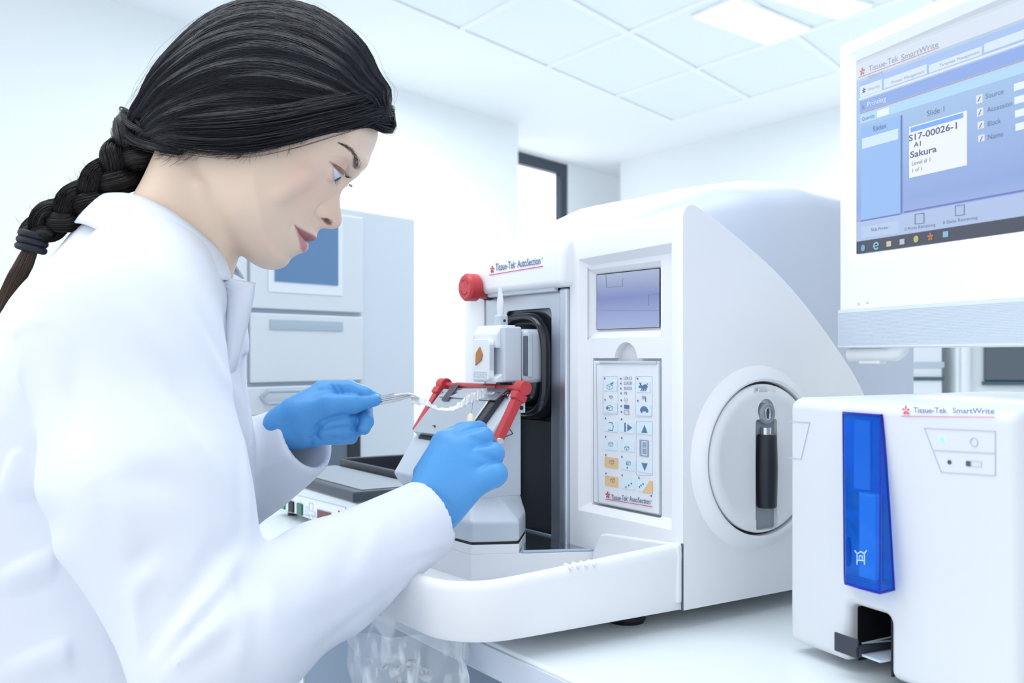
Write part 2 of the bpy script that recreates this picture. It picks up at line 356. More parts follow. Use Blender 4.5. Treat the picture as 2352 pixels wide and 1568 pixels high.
# display
scr = ramp_mat('display_glass', 2, [(.33, (.34, .40, .62)), (.345, (.28, .34, .60)), (.37, (.16, .20, .46)), (.397, (.36, .42, .60))], .15, .8)
MB().box(s0.x-.0012, s1.x+.0003, PD+.0058, PD+.0066, s1.z-.0006, s0.z+.0010).build('display_gap', blackm, SM, smooth=False)
sb = MB(); sb.box(s0.x, s1.x, PD+.0052, PD+.0057, s1.z, s0.z); so = sb.build('display_screen', scr, SM, smooth=False)
sd = MB()
for a, b in (((1380, 712), (1514, 712.6)), ((1392, 632), (1393, 660)), ((1393, 660), (1430, 657)), ((1430, 657), (1431, 638)), ((1490, 676), (1514, 675)), ((1490, 676), (1490, 701))): line(sd, MF, [a, b], 1, PD+.005)
sd.build('display_outline', mat('display_line', (.3, .34, .5), .3, emit=(.3, .34, .5), es=.4), so, smooth=False)
# keypad
kp = MB().box(k0.x, k1.x, PD-.002, PD+.005, k1.z, k0.z).build('keypad_panel', mat('keypad_face', (.78, .82, .86), .22, coat=.4), SM, .002)
KY = PD-.0021
def K(x, y): return (1340+x/2.377, 560+y/2.377)
eb = MB()
line(eb, MF, [K(70, 655), K(415, 650), K(420, 1478), K(82, 1412)], 1.6, KY, True, .0003); eb.build('clear_edge', mat('panel_edge', (.45, .52, .6), .2), kp, smooth=False)
MB().box(k0.x+.014, k1.x-.002, PD-.004, PD-.001, k0.z-.0035, k0.z).build('clip', greyp, kp, .0008)
bl = [(112, 745, 185, 805), (112, 860, 186, 925), (290, 748, 368, 812), (290, 870, 371, 940), (115, 963, 188, 1028), (202, 968, 278, 1037), (294, 975, 377, 1043),
      (116, 1062, 188, 1130), (203, 1070, 281, 1138), (204, 1172, 282, 1240), (295, 1183, 378, 1253), (206, 1270, 283, 1345), (298, 1290, 378, 1360)]
bm_ = mat('pale_blue_key', (.68, .82, .89), .4); om_ = mat('orange_key', (.78, .54, .28), .4)
for x0, y0, x1, y1 in bl: m = MB(); quad(m, MF, K(x0, y0), K(x1, y1), KY, .0005, .0012); m.build('key', bm_, kp, smooth=False)
for x0, y0, x1, y1 in ((117, 1160, 190, 1228), (119, 1262, 191, 1330)): m = MB(); quad(m, MF, K(x0, y0), K(x1, y1), KY, .0005, .0012); o = m.build('key', om_, kp, smooth=False); o['label'] = 'orange key'
ho = MB(); ppoly(ho, MF, [K(320, 1357), K(362, 1293), K(378, 1296), K(378, 1362)], KY-.0005, .0002); ho.build('key_corner', om_, kp, smooth=False)
m = MB(); quad(m, MF, K(308, 1067), K(358, 1163), KY, .0006, .001); dg = m.build('digit_display', mat('digit_window', (.30, .38, .50), .3), kp, smooth=False)
m = MB(); x0, y0, x1, y1 = 320, 1078, 347, 1150; ym = (y0+y1)/2
for a, b in (((x0, y0), (x1, y0+3)), ((x0, ym), (x1, ym+1)), ((x0, y1), (x1, y1+3)), ((x0, y0), (x0, ym)), ((x1, y0+3), (x1, ym)), ((x0, ym), (x0, y1)), ((x1, ym), (x1, y1+3))): line(m, MF, [K(*a), K(*b)], 2, KY-.0006, False, .0002)
m.build('digit', mat('digit_segment', (.75, .8, .85), .4), dg, smooth=False)
for x0, y0, x1, y1 in ((107, 722, 188, 932), (284, 722, 376, 944), (288, 968, 378, 1262)):
    ol = MB(); line(ol, MF, [K(*p) for p in ((x0+5, y0), (x1-5, y0), (x1, y0+5), (x1, y1-5), (x1-5, y1), (x0+5, y1), (x0, y1-5), (x0, y0+5))], .8, KY, True, .0002)
    ol.build('outline', mat('panel_outline', (.5, .58, .68), .5), kp, smooth=False)
ik = MB(); TY = KY-.00055
def L_(pts, wd=.7, close=False): line(ik, MF, [K(*p) for p in pts], wd, TY, close, .0002)
def cube_icon(cx, cy, s):
    L_([(cx, cy-s), (cx+s, cy-s*.55), (cx+s, cy+s*.6), (cx, cy+s), (cx-s, cy+s*.5), (cx-s, cy-s*.55)], .6, True); L_([(cx-s, cy-s*.55), (cx, cy-s*.1), (cx+s, cy-s*.55)], .6); L_([(cx, cy-s*.1), (cx, cy+s)], .6)
for cx, cy, s in ((143, 780, 15), (143, 895, 15), (150, 835, 8), (328, 838, 8), (150, 1093, 12), (237, 1115, 12), (246, 1196, 12), (155, 1190, 12), (160, 1290, 11)): cube_icon(cx, cy, s)
def P_(pts): ppoly(ik, MF, [K(*p) for p in pts], TY, .0002)
P_([(150, 768), (148, 757), (155, 759), (163, 752), (163, 762), (158, 765)]); P_([(124, 893), (134, 888), (137, 897), (132, 903), (124, 900)])
P_([(317, 1030), (334, 988), (350, 1032)]); P_([(317, 1195), (351, 1198), (335, 1238)]); P_([(240, 984), (267, 1003), (240, 1022)]); P_([(224, 976), (231, 976), (231, 1026), (224, 1025)])
L_([(138, 974), (158, 976), (164, 997), (158, 1018), (136, 1015)], 1.5)
P_([(301, 782), (304, 774), (310, 770), (305, 758), (309, 756), (315, 769), (322, 774), (331, 768), (340, 766), (347, 770), (351, 778), (349, 786), (343, 790), (336, 794), (326, 793), (318, 790), (313, 785), (305, 786)])
P_([(318, 789), (323, 793), (318, 800), (312, 803), (311, 800), (315, 797)]); P_([(326, 792), (332, 793), (329, 802), (322, 804), (321, 801), (325, 799)]); P_([(338, 792), (343, 789), (345, 797), (336, 804), (333, 801), (339, 797)]); P_([(347, 762), (352, 760), (353, 766), (348, 769)]); P_([(310, 769), (314, 757), (317, 756), (316, 770)])
P_([(309, 912), (312, 897), (322, 887), (335, 885), (346, 892), (353, 905), (355, 914), (350, 921), (343, 921), (341, 914), (323, 913), (321, 922), (314, 921), (313, 914)])
P_([(338, 830), (341, 840), (338, 858), (344, 858), (341, 862), (337, 855)])
for y, h, t, x in ((741, 17, '13X13', 263), (768, 17, '25X20', 264), (796, 17, '35X25', 264), (822, 15, '70', 238)): text(ik, t, MF, K(220, y), K(x, y), h/2.377*1.0, TY)
L_([(231, 845), (231, 866)], .7); L_([(225, 840), (222, 850), (225, 860)], .6); L_([(237, 840), (240, 850), (237, 860)], .6); P_([(222, 877), (249, 880), (248, 901), (223, 899)]); L_([(223, 909), (248, 912), (248, 932), (223, 930)], .8, True)
for x, y in ((116, 734), (118, 850), (295, 735), (297, 856), (120, 952), (121, 1052), (122, 1152), (123, 1252), (208, 957), (209, 1059), (210, 1162), (211, 1263), (303, 1277), (370, 1375), (204, 735), (204, 762), (204, 789), (205, 815), (206, 853), (206, 885), (207, 917),
             (238, 1202), (240, 1222), (262, 1308), (248, 1318), (232, 1327), (326, 1310), (315, 1318), (306, 1326)):
    p = MF.loc(*K(x, y), 'y', TY); ik.prism([(p.x+.0012*math.cos(a), p.z+.0012*math.sin(a)) for a in np.linspace(0, 5.5, 8)], 'y', TY-.0002, TY)
text(ik, 'Tissue-Tek', MF, K(151, 1395), K(241, 1403), 12, TY, .008); text(ik, 'AutoSection', MF, K(250, 1404), K(364, 1421), 12, TY, .008); text(ik, 'TM', MF, K(365, 1405), K(374, 1406), 3, TY); text(ik, '®', MF, K(242, 1388), K(247, 1388), 3, TY)
ik.build('lettering', inkb, kp, smooth=False)
m = MB(); blossom(m, MF, K(133, 1370), 8, TY); line(m, MF, [K(120, 1392), K(375, 1434)], 1.2, TY); m.build('emblem', inkr, kp, smooth=False)
# stop button
sx = MF.loc(1080, 660, 'y', -.03)
st = MB().lathe([(0, -.040), (.0165, -.0395), (.0195, -.036), (.0195, -.022), (.0155, -.018), (.0155, .004), (0, .004)], (sx.x, 0, sx.z), 'y', 40).build('stop_button', redp, SM)
m = MB()
for s in (0, math.pi): m.tube([(sx.x+.0105*math.cos(a), -.0396, sx.z+.0105*math.sin(a)) for a in np.linspace(s+.4, s+2.3, 12)], .0009, 6)
m.build('arrow_mark', mat('dark_red_groove', (.30, .02, .03), .4), st)
MB().lathe([(.0175, -.004), (.0175, .02), (0, .02)], (sx.x, 0, sx.z), 'y', 32).build('button_collar', blackm, SM)
# steel plate, dark slide, bellows
pl = MB().box(-.413, -.2075, .002, .006, .055, .385).build('stage_plate', steel, SM, .002)
carve(pl, [MB().prism(rrect(-.357, -.2507, -.2, .3605, .006), 'y', -.01, .02)])
MB().box(-.222, -.2072, -.006, .008, .055, .385).build('plate_flange', steel, SM, .003, 3)
MB().box(-.36, -.245, .022, .03, .05, .37).build('slide_panel', mat('dark_slide_panel', (.035, .04, .055), .45), SM, .001)
MB().box(-.36, -.245, .016, .0215, .05, .212).build('slide_cover', mat('dark_slide_panel', (.035, .04, .055), .45), SM, .001)
def ringloft(rings, c, n=64, p=3.2):
    def fn(i, j):
        k = i*(len(rings)-1); s, y, ww, hh = rings[int(round(k))]; a = 2*math.pi*j*(n-1)/n
        ca, sa = math.cos(a), math.sin(a); r = (abs(ca)**p+abs(sa)**p)**(-1/p)
        return (c[0]+r*ca*ww*s, y, c[1]+r*sa*hh*s)
    return MB().grid(fn, len(rings), n, True)
bw, bh = .0615, .073
ringloft([(1, .020, bw, bh), (1.0, .010, bw, bh), (.97, -.004, bw, bh), (.9, -.011, bw, bh), (.82, -.006, bw, bh), (.78, .004, bw, bh), (.74, -.004, bw, bh), (.69, -.014, bw, bh), (.62, -.019, bw, bh), (.54, -.016, bw, bh), (.50, -.006, bw, bh), (.45, .0, bw, bh), (.2, .0, bw, bh)], (-.312, .286)).build('bellows', blackr, SM, sub=2)
# specimen head with its clamp and cassette
HS = (.021, 0, .009)
sh = MB().box(-.345, -.285, -.030, .018, .254, .325).build('specimen_head', greyp, SM, .008, 4)
MB().box(-.352, -.291, -.058, -.030, .256, .328).build('clamp_body', mat('pale_anodised_metal', (.60, .66, .73), .35), sh, .003)
MB().box(-.2905, -.2838, -.0295, -.0255, .264, .316).build('side_plate', mat('dark_side_plate', (.12, .14, .18), .35), sh, .001)
MB().box(-.2905, -.2832, -.0255, -.019, .262, .318).build('side_rail', greyp, sh, .001)
MB().prism([(-.064, .300), (-.064, .318), (-.056, .330), (-.034, .330), (-.034, .322), (-.050, .300)], 'x', -.360, -.300).build('clamp_jaw', mat('white_clamp', (.74, .79, .84), .35), sh, .002)
MB().prism([(-.066, .2555), (-.066, .262), (-.056, .268), (-.040, .262), (-.040, .2555)], 'x', -.357, -.296).build('clamp_jaw', mat('white_clamp', (.74, .79, .84), .35), sh, .002)
lv = MB().grid(lambda i, j: ((lambda a, t: (-.319+.0062*(.55+.6*math.sin(math.pi*min(1, t*1.15)))*math.cos(a)*(1-t**6), -.046+.0032*math.sin(a), .338+.042*t))(2*math.pi*j, i)), 14, 20, True)
lv.build('clamp_lever', mat('white_clamp', (.74, .79, .84), .35), sh); MB().box(-.327, -.311, -.052, -.038, .326, .344).build('lever_hinge', greyp, sh, .003)
MB().lathe([(0, -.3105), (.0018, -.3105), (.0018, -.3095), (0, -.3095)], (0, -.045, .336), 'x', 12).build('hinge_pin', blackm, sh)
cs = empty('tissue_cassette', MF, 'translucent white tissue cassette with an orange brown tissue wedge, clamped in the specimen head', 'tissue cassette')
MB().prism(rrect(-.348, -.305, .258, .312, .006), 'y', -.072, -.064).build('cassette_body', mat('milky_cassette_plastic', (.84, .87, .88), .3), cs, .0015)
m = MB()
for i in range(9):
    for j in range(3): m.box(-.343+i*.0038, -.341+i*.0038, -.0728, -.072, .2615+j*.003, .2633+j*.003)
m.build('grille', mat('cassette_grille', (.68, .74, .8), .4), cs, smooth=False)
ts = MB().prism([(-.338, .277), (-.323, .284), (-.320, .292), (-.327, .302), (-.3365, .294)], 'y', -.0735, -.0718).build('tissue_block', mat('orange_brown_tissue', (.50, .20, .06), .5), cs, .0006)
m = MB(); m.box(-.3045, -.304, -.0715, -.0655, .272, .304)
def sidetext(t, z0, z1):
    v, f = glyphs(t); x1 = max(q[0] for q in v); m.add([(-.3038, -.0705+q[1]*.006, z1-(q[0]/x1)*(z1-z0)) for q in v], f)
sidetext('STSO', .276, .300); m.build('side_lettering', mat('faint_lettering', (.55, .62, .7), .5), cs, smooth=False)
for o_ in [sh, *sh.children, *cs.children, *[g for c in cs.children for g in c.children]]:
    for v_ in o_.data.vertices: v_.co.x += HS[0]; v_.co.y += HS[1]; v_.co.z += HS[2]
# knife holder block, pedestal
kb = [(-.044, .119), (-.044, .242), (-.052, .248), (-.098, .195), (-.136, .138), (-.129, .126), (-.121, .119)]
kh = MB().prism(kb, 'x', -.432, -.25).build('knife_holder', greyp, SM, .0035, 3)
PA = [(-.222, -.137), (-.197, -.084), (-.25, -.038), (-.43, -.038), (-.427, -.150)]; PB = [(-.2505, -.1205), (-.2505, -.08), (-.2505, -.0445), (-.4315, -.0445), (-.4315, -.1205)]
m = MB(); m.add([(x, y, .0735) for x, y in PA]+[(x, y, .098) for x, y in PA]+[(x, y, .1215) for x, y in PB], [(4, 3, 2, 1, 0), (10, 11, 12, 13, 14)]+[(k*5+i, k*5+(i+1) % 5, k*5+5+(i+1) % 5, k*5+5+i) for k in (0, 1) for i in range(5)]); m.build('holder_base', greyp, kh, .0035, 3)
MB().prism([(x*.985-.0045, y*.97-.002) for x, y in PA], 'z', .0695, .0745).build('shadow_joint', blackm, kh)
MB().prism(PA, 'z', .0594, .0708).build('pedestal', shell, SM, .0008)
MB().prism([(-.222, -.137), (-.150, .008), (-.41, .008), (-.430, -.03), (-.427, -.150)], 'z', .02, .0595).build('pedestal', shell, SM, .0008)
T0 = Vector((0, -.052, .248)); sd_ = (Vector((0, -.098, .194))-T0); sl = sd_.length; sd_ = sd_/sl; sn = Vector((0, -sd_.z, sd_.y)); sn = sn if sn.z > 0 else -sn
def SL(x, t, h): p = T0+sd_*t+sn*h; return (x, p.y, p.z)
def slabS(mb, x0, x1, t0, t1, h0, h1):
    v = [SL(x, t, h) for x in (x0, x1) for t in (t0, t1) for h in (h0, h1)]
    return mb.add(v, [(0, 1, 3, 2), (4, 6, 7, 5), (0, 4, 5, 1), (2, 3, 7, 6), (0, 2, 6, 4), (1, 5, 7, 3)])
slabS(MB(), -.424, -.288, .002, .078, .001, .010).build('pressure_plate', mat('satin_steel', (.62, .66, .71), .28, .85), kh, .0015)
slabS(MB(), -.415, -.36, .055, .083, -.006, .001).build('plate_shadow_block', blackm, kh, .001)
slabS(MB(), -.284, -.272, .002, .070, .001, .009).build('clamp_bar', mat('black_anodised', (.03, .035, .05), .3), kh, .0015)
slabS(MB(), -.402, -.385, -.004, .024, .010, .0125).build('blade_window', mat('dark_mirror_steel', (.14, .12, .15), .12, .9), kh, .0006)
MB().prism([SL(0, -.006, .004)[1:], SL(0, .018, .0108)[1:], SL(0, .018, .0125)[1:], SL(0, -.006, .0065)[1:]], 'x', -.418, -.268).build('blade', bright, kh)
MB().box(-.25, -.2475, -.064, -.040, .226, .250).build('mount_plate', mat('pale_anodised_metal', (.6, .66, .73), .35), kh, .0015)
MB().lathe([(0, -.2473), (.0028, -.2473), (.0028, -.2468), (0, -.2468)], (0, -.0465, .2325), 'x', 16).build('screw', blackm, kh)
MB().lathe([(0, -.268), (.0032, -.268), (.0032, -.262), (0, -.262)], (0, -.0545, .247), 'x', 16).build('screw', bright, kh)
pc = SL(-.375, .066, .0102); MB().lathe([(0, 0), (.003, 0), (.003, .0006), (0, .0006)], pc, 'z', 14).build('screw', blackm, kh)
wt = MB(); wz = [(-.2497, -.070, .215), (-.2497, -.083, .192), (-.2497, -.058, .200)]
for a, b in zip(wz, wz[1:]+wz[:1]): wt.tube([a, b], .0006, 4)
wt.tube([(-.2497, -.0705, .208), (-.2497, -.0712, .201)], .0009, 5); wt.build('warning_mark', inkd, kh)
# red finger guard
gd = MB().tube([(-.432, -.0525, .2575), (-.25, -.0475, .2575)], .0036, 14).build('finger_guard', redp, SM)
def arm(xc, a, b):
    a = Vector(a); b = Vector(b); d = (b-a).normalized(); n = Vector((-d.y, d.x)) ; mb = MB()
    mb.prism([tuple(a+n*.0065), tuple(b+n*.005), tuple(b-n*.005), tuple(a-n*.0065)], 'x', xc-.006, xc+.006)
    j = mb.build('guard_arm', redp, gd, .0015)
    k = MB().lathe([(0, xc+.0085), (.0085, xc+.0085), (.0095, xc+.0075), (.0095, xc-.0075), (.0085, xc-.0085), (0, xc-.0085)], (0, a.x, a.y), 'x', 28); k.build('guard_joint', redp, gd)
    q = MB(); c2 = a+d*.013; q.prism([tuple(c2+n*.009-d*.005), tuple(c2+n*.009+d*.005), tuple(c2-n*.009+d*.005), tuple(c2-n*.009-d*.005)], 'x', xc-.008, xc+.008); q.build('guard_collar', redp, gd, .0015)
arm(-.244, (-.0475, .258), (-.086, .190)); arm(-.436, (-.053, .2575), (-.098, .193))
MB().tube([(-.40, -.0525, .2575), (-.30, -.049, .2575)], .0046, 14).build('guard_sleeve', mat('glossy_dark_red', (.45, .03, .04), .15, coat=.5), gd)
MB().lathe([(0, -.2365), (.004, -.2365), (.005, -.238), (.005, -.243), (0, -.243)], (0, -.0845, .1925), 'x', 20).build('pivot_screw', bright, gd)
# triangular steel pan
tp = [MF.loc(*p, 'z', .0605) for p in ((1200, 1268), (1383, 1263), (1350, 1252), (1206, 1217))]
pan = MB().prism([(p.x, p.y) for p in tp], 'z', .0596, .0608).build('steel_pan', mat('pan_steel', (.42, .48, .52), .22, 1), SM)
m = MB(); m.tube([(p.x, p.y, .0612) for p in tp]+[(tp[0].x, tp[0].y, .0612)], .0019, 8); m.build('pan_rim', mat('pan_rim_grey', (.42, .52, .64), .35), pan)
# debris tray
def arc(cx, cy, r, a0, a1, n=9): return [(cx+r*math.cos(a), cy+r*math.sin(a)) for a in np.linspace(a0, a1, n)]
path = [(0, .0), (-.004, -.20)]+arc(-.075, -.215, .070, 0, -math.pi/2, 12)+[(-.2, -.289), (-.36, -.285)]+arc(-.40, -.225, .06, -math.pi/2, -math.pi, 9)+[(-.462, -.1), (-.462, 0)]
path = [tuple(p)[:2] for p in path]
def tz(y): return .094+.016*min(0, y)/.28*1.0
N = len(path); tv = []; prof_ = [(.002, 0), (0, .08), (0, .84), (.0015, .93), (.005, .985), (.009, 1), (.013, .985), (.0165, .93), (.018, .84), (.018, .1)]
for i, (x, y) in enumerate(path):
    a = Vector(path[max(0, i-1)]); b = Vector(path[min(N-1, i+1)]); t = (b-a).normalized(); n = Vector((-t.y, t.x)); n = n if n.dot(Vector((-.23-x, -.12-y))) > 0 else -n
    H = tz(y)-.02
    for u, v in prof_: s = (1-v)*(.004 if u < .003 else 0); tv.append((x+n.x*(u+s), y+n.y*(u+s), .02+H*v))
M7 = len(prof_); tf = [(i*M7+j, i*M7+(j+1) % M7, (i+1)*M7+(j+1) % M7, (i+1)*M7+j) for i in range(N-1) for j in range(M7)]+[tuple(range(M7)), tuple(range((N-1)*M7, N*M7))[::-1]]
tray = MB().add(tv, tf).build('debris_tray', shell, SM)
MB().prism([(x*.95-.010, y*.96) for x, y in path], 'z', .0205, .028).build('tray_floor', shell, tray)
MB().prism([(-.152, .045), (-.150, .062), (-.136, .084), (-.128, .0862), (-.006, .0935), (0, .0935), (0, .028), (-.15, .028)], 'y', -.008, .0).build('tray_back', shell, tray, .003)
for k in range(4): MB().tube([(-.016, -.118-.010*k, tz(-.13)-.0016), (-.001, -.120-.010*k, tz(-.13)-.0022)], .0021, 10).build('grip_rib', shell, tray)
sm_ = mat('seam_shadow_gap', (.12, .13, .16), .6)
MB().prism([(-.002, .0205), (.0006, .0205), (.0006, .0935), (-.002, .0935)], 'y', -.0008, .0006).build('seam', sm_, SM)
for x, y in ((-.06, -.03), (-.06, .30), (-.40, .30), (-.40, -.03)): MB().lathe([(0, 0), (.020, 0), (.022, .004), (.018, .012), (.018, .021), (0, .021)], (x, y, 0), 'z', 24).build('foot', blackm, SM)
# handwheel on the right side
hw = empty('handwheel', Vector((0, 0, 0)), '', ''); del hw['label'], hw['category']; hw.parent = SM; hw.matrix_world = MF.M
hc = (0, .118, .181)
MB().lathe([(.108, -.001), (.104, .003), (.096, .010), (.092, .011), (.089, .009), (.0885, .001), (0, .0015)], hc, 'x', 72).build('wheel_collar', shell, hw)
MB().lathe([(.0883, .0017), (.0883, .0022), (0, .0022)], hc, 'x', 64).build('wheel_gap', blackm, hw)
wd = MB().lathe([(.0855, .0024), (.0855, .007), (.0835, .0095), (.0795, .0105), (.072, .0105), (.0705, .0095), (0, .0095)], hc, 'x', 72).build('wheel_disc', shell, hw)
carve(wd, [MB().prism(rrect(.1035, .1395, .099, .226, .004), 'x', .004, .02), MB().lathe([(0, .004), (.0135, .004), (.0135, .02), (0, .02)], (0, .121, .236), 'x', 32),
           MB().prism([(.10, .255), (.104, .2585), (.128, .2585), (.134, .254), (.15, .28), (.1, .28)], 'x', .006, .02)])
MB().box(.0041, .0046, .1040, .1390, .0995, .2255).build('slot_back', mat('slot_grey', (.30, .34, .38), .4), hw)
hd = MB().lathe([(0, .124), (.0105, .1245), (.0118, .127), (.0128, .17), (.0118, .206), (.0105, .2085), (0, .2085)], (.0105, .1205, 0), 'z', 32).build('crank_handle', mat('soft_black_grip', (.012, .016, .026), .35), hw)
MB().lathe([(0, .2085), (.006, .2085), (.006, .2165), (0, .2165)], (.0105, .1195, 0), 'z', 24).build('handle_ferrule', bright, hd)
MB().lathe([(0, .2080), (.0085, .2080), (.0085, .2092), (0, .2092)], (.0105, .1205, 0), 'z', 24).build('brass_ring', mat('brass', (.6, .5, .2), .3, 1), hd)
MB().lathe([(0, .004), (.0125, .004), (.0125, .011), (.0105, .013), (.007, .0125), (.006, .008), (0, .008)], (0, .1215, .2325), 'x', 36).build('pivot_cap', mat('clear_grey_cap', (.25, .28, .32), .12, spec=.8), hd)
m = MB().tube([(.011, .1215+.0045*math.cos(a), .2325+.0075*math.sin(a)) for a in np.linspace(0, 6.28, 24)], .0016, 8); m.build('cap_ring', bright, hd)
MB().box(.005, .011, .107, .122, .257, .2625).build('latch', bright, hw, .001)
# cover hatch line at the machine's back edge and side seams are kept plain
# ------------------------------------------------------------------ slide printer
PR = empty('slide_printer', PF, 'white slide labelling printer with tall blue window, in front of the machine at right', 'printer')
prw = mat('printer_white', (.68, .71, .75), .42)
pr_r = .260; ZT = .257
o = MB().prism([(0, .010), (0, ZT-.004), (.012, ZT), (.30, ZT+.002), (.30, .010)], 'x', 0, pr_r).build('printer_case', prw, PR, .011, 5)
zl = PF.loc(1860, 1487, 'y', 0).z; xo0 = PF.loc(1947, 1400, 'y', 0); xo1 = PF.loc(2043, 1400, 'y', 0); zo = PF.loc(2000, 1402, 'y', 0).z
carve(o, [MB().box(-.02, xo1.x, -.02, .11, -.01, zl-.004), MB().prism(rrect(xo0.x, xo1.x, -.02, zo, .008), 'y', -.02, .10)])
MB().box(xo0.x+.0015, xo1.x-.0005, .060, .0985, zl, zo-.003).build('slot_dark', blackm, PR)
MB().box(xo0.x+.0015, xo1.x-.0005, .012, .060, zo-.002, zo-.0005).build('slot_roof', blackm, PR)
MB().box(xo1.x-.002, xo1.x-.0002, .004, .060, zl, zo-.003).build('slot_side', blackm, PR)
MB().box(xo0.x+.0003, xo0.x+.0015, .012, .0985, zl, zo-.001).build('slot_side', blackm, PR)
b0 = PF.loc(1918, 1450, 'y', -.012); b1 = PF.loc(1972, 1503, 'y', -.012)
br = MB(); br.box(b0.x, b1.x, -.0135, -.011, b1.z-.004, b0.z); br.box(b1.x-.0025, b1.x, -.0135, .05, b1.z-.003, b0.z-.006)
br.build('slide_catcher', mat('dark_catcher', (.035, .04, .06), .4), PR, .001)
MB().box(b1.x-.0005, xo1.x-.003, -.008, .055, b1.z-.002, b1.z).build('catcher_floor', mat('pale_catcher_floor', (.55, .65, .75), .3), PR)
m = MB(); m.tube([(b1.x, -.008, b1.z+.010), (xo1.x-.003, .045, b1.z+.014)], .0008, 6); m.tube([(b1.x, -.008, b0.z-.004), (xo1.x-.003, .055, b0.z+.008)], .0008, 6); m.build('catcher_rail', mat('rail_grey', (.2, .25, .3), .3), PR)
for x, y in ((.03, .05), (.03, .27), (.235, .05), (.235, .27)): MB().lathe([(0, 0), (.011, 0), (.011, .011), (0, .011)], (x, y, 0), 'z', 16).build('foot', blackm, PR)
MB().box(.005, xo1.x-.002, .11, .112, .0, .012).build('base_skirt', blackm, PR)
# blue window cover
zt = PF.loc(1937, 947, 'y', 0).z; zb = PF.loc(1940, 1322, 'y', 0).z; cv = []; nL = 14
for i in range(nL):
    t = i/(nL-1); z = zt+(zb-zt)*t; d = .003+.020*math.sin(t*1.35)**1.2
    xl = PF.loc(1937+3*t, 1100, 'y', 0).x; xr = PF.loc(2026+28*t**.8, 1100, 'y', 0).x; xr2 = PF.loc(2022-1*t, 1100, 'y', -d).x; xl2 = PF.loc(1937+3*t, 1100, 'y', -d).x
    cv.append([(xl, .0, z), (xl2+.001, -d, z+.000), ((xl2+xr2)/2, -d-.001, z), (xr2, -d, z), (xr, .0, z)])
v = [p for r in cv for p in r]; f = [(i*5+j, i*5+(j+1) % 5, (i+1)*5+(j+1) % 5, (i+1)*5+j) for i in range(nL-1) for j in range(5)]+[(0, 1, 2, 3, 4), tuple(range((nL-1)*5, nL*5))]
bluem = bpy.data.materials.new('clear_blue_plastic'); bluem.use_nodes = True; nt = bluem.node_tree; nt.nodes.remove(nt.nodes['Principled BSDF'])
_t = nt.nodes.new('ShaderNodeBsdfTransparent'); _t.inputs[0].default_value = (.24, .62, 1, 1); _gl = nt.nodes.new('ShaderNodeBsdfGlossy'); _gl.inputs['Roughness'].default_value = .08; _gl.inputs[0].default_value = (.5, .75, 1, 1)
_d = nt.nodes.new('ShaderNodeBsdfDiffuse'); _d.inputs[0].default_value = (.008, .16, 1, 1); _m1 = nt.nodes.new('ShaderNodeMixShader'); _m1.inputs[0].default_value = .25; _m2 = nt.nodes.new('ShaderNodeMixShader'); _lw = nt.nodes.new('ShaderNodeFresnel'); _lw.inputs[0].default_value = 1.4
nt.links.new(_t.outputs[0], _m1.inputs[1]); nt.links.new(_d.outputs[0], _m1.inputs[2]); nt.links.new(_m1.outputs[0], _m2.inputs[1]); nt.links.new(_gl.outputs[0], _m2.inputs[2]); nt.links.new(_lw.outputs[0], _m2.inputs[0]); nt.links.new(_m2.outputs[0], nt.nodes['Material Output'].inputs[0])
bc = MB().add(v, f).build('blue_window', bluem, PR, .0012, 2)
m = MB(); q0_ = PF.loc(1968, 1136, 'y', -.012); q1_ = PF.loc(2048, 1140, 'y', -.012)
MB().box(q0_.x, q1_.x-.022, -.009, -.001, zb+.006, q0_.z).build('slide_stack', mat('grey_slide_stack', (.72, .78, .95), .3), PR)
MB().box(q0_.x, q1_.x-.022, -.0092, -.001, q0_.z, q0_.z+.0022).build('stack_top', mat('white_stack_top', (.9, .95, 1), .3), PR)
_qa = PF.loc(1964, 960, 'y', -.001); _qb = PF.loc(2000, 960, 'y', -.001)
MB().box(_qa.x, _qb.x, -.0022, -.0004, q0_.z+.004, zt-.006).build('magazine_back', mat('mid_grey_magazine', (.56, .60, .80), .4), PR)
for zz_ in (.115, .118): MB().prism([(_qa.x-.009+.0022*math.cos(a), zz_+.014*math.sin(a)) for a in np.linspace(0, 6, 16)], 'y', -.0018, -.0004).build('magazine_slot', mat('slot_indigo', (.10, .12, .35), .4), PR) if zz_ == .115 else None
fm_ = MB(); nb = len(cv)
fm_.tube([r[0] for r in cv], .0011, 6); fm_.tube([r[4] for r in cv], .0012, 6); fm_.tube([r[3] for r in cv], .0008, 6); fm_.tube(cv[0][:5], .0012, 6); fm_.tube(cv[-1][:5], .0012, 6)
fm_.build('window_rim', mat('deep_blue_rim', (.004, .01, .38), .2), bc)
e = MB(); yy = -.0245
for pts in ([(1969, 1296), (1969, 1272), (1978, 1266), (1986, 1272), (1986, 1296)], [(1969, 1286), (1986, 1287)], [(1974, 1284), (1974, 1276), (1981, 1276), (1981, 1284)], [(1968, 1270), (1964, 1264)], [(1986, 1270), (1991, 1264)]): line(e, PF, pts, 2, yy)
e.build('push_mark', mat('pale_mark', (.6, .8, 1), .4), bc, smooth=False)
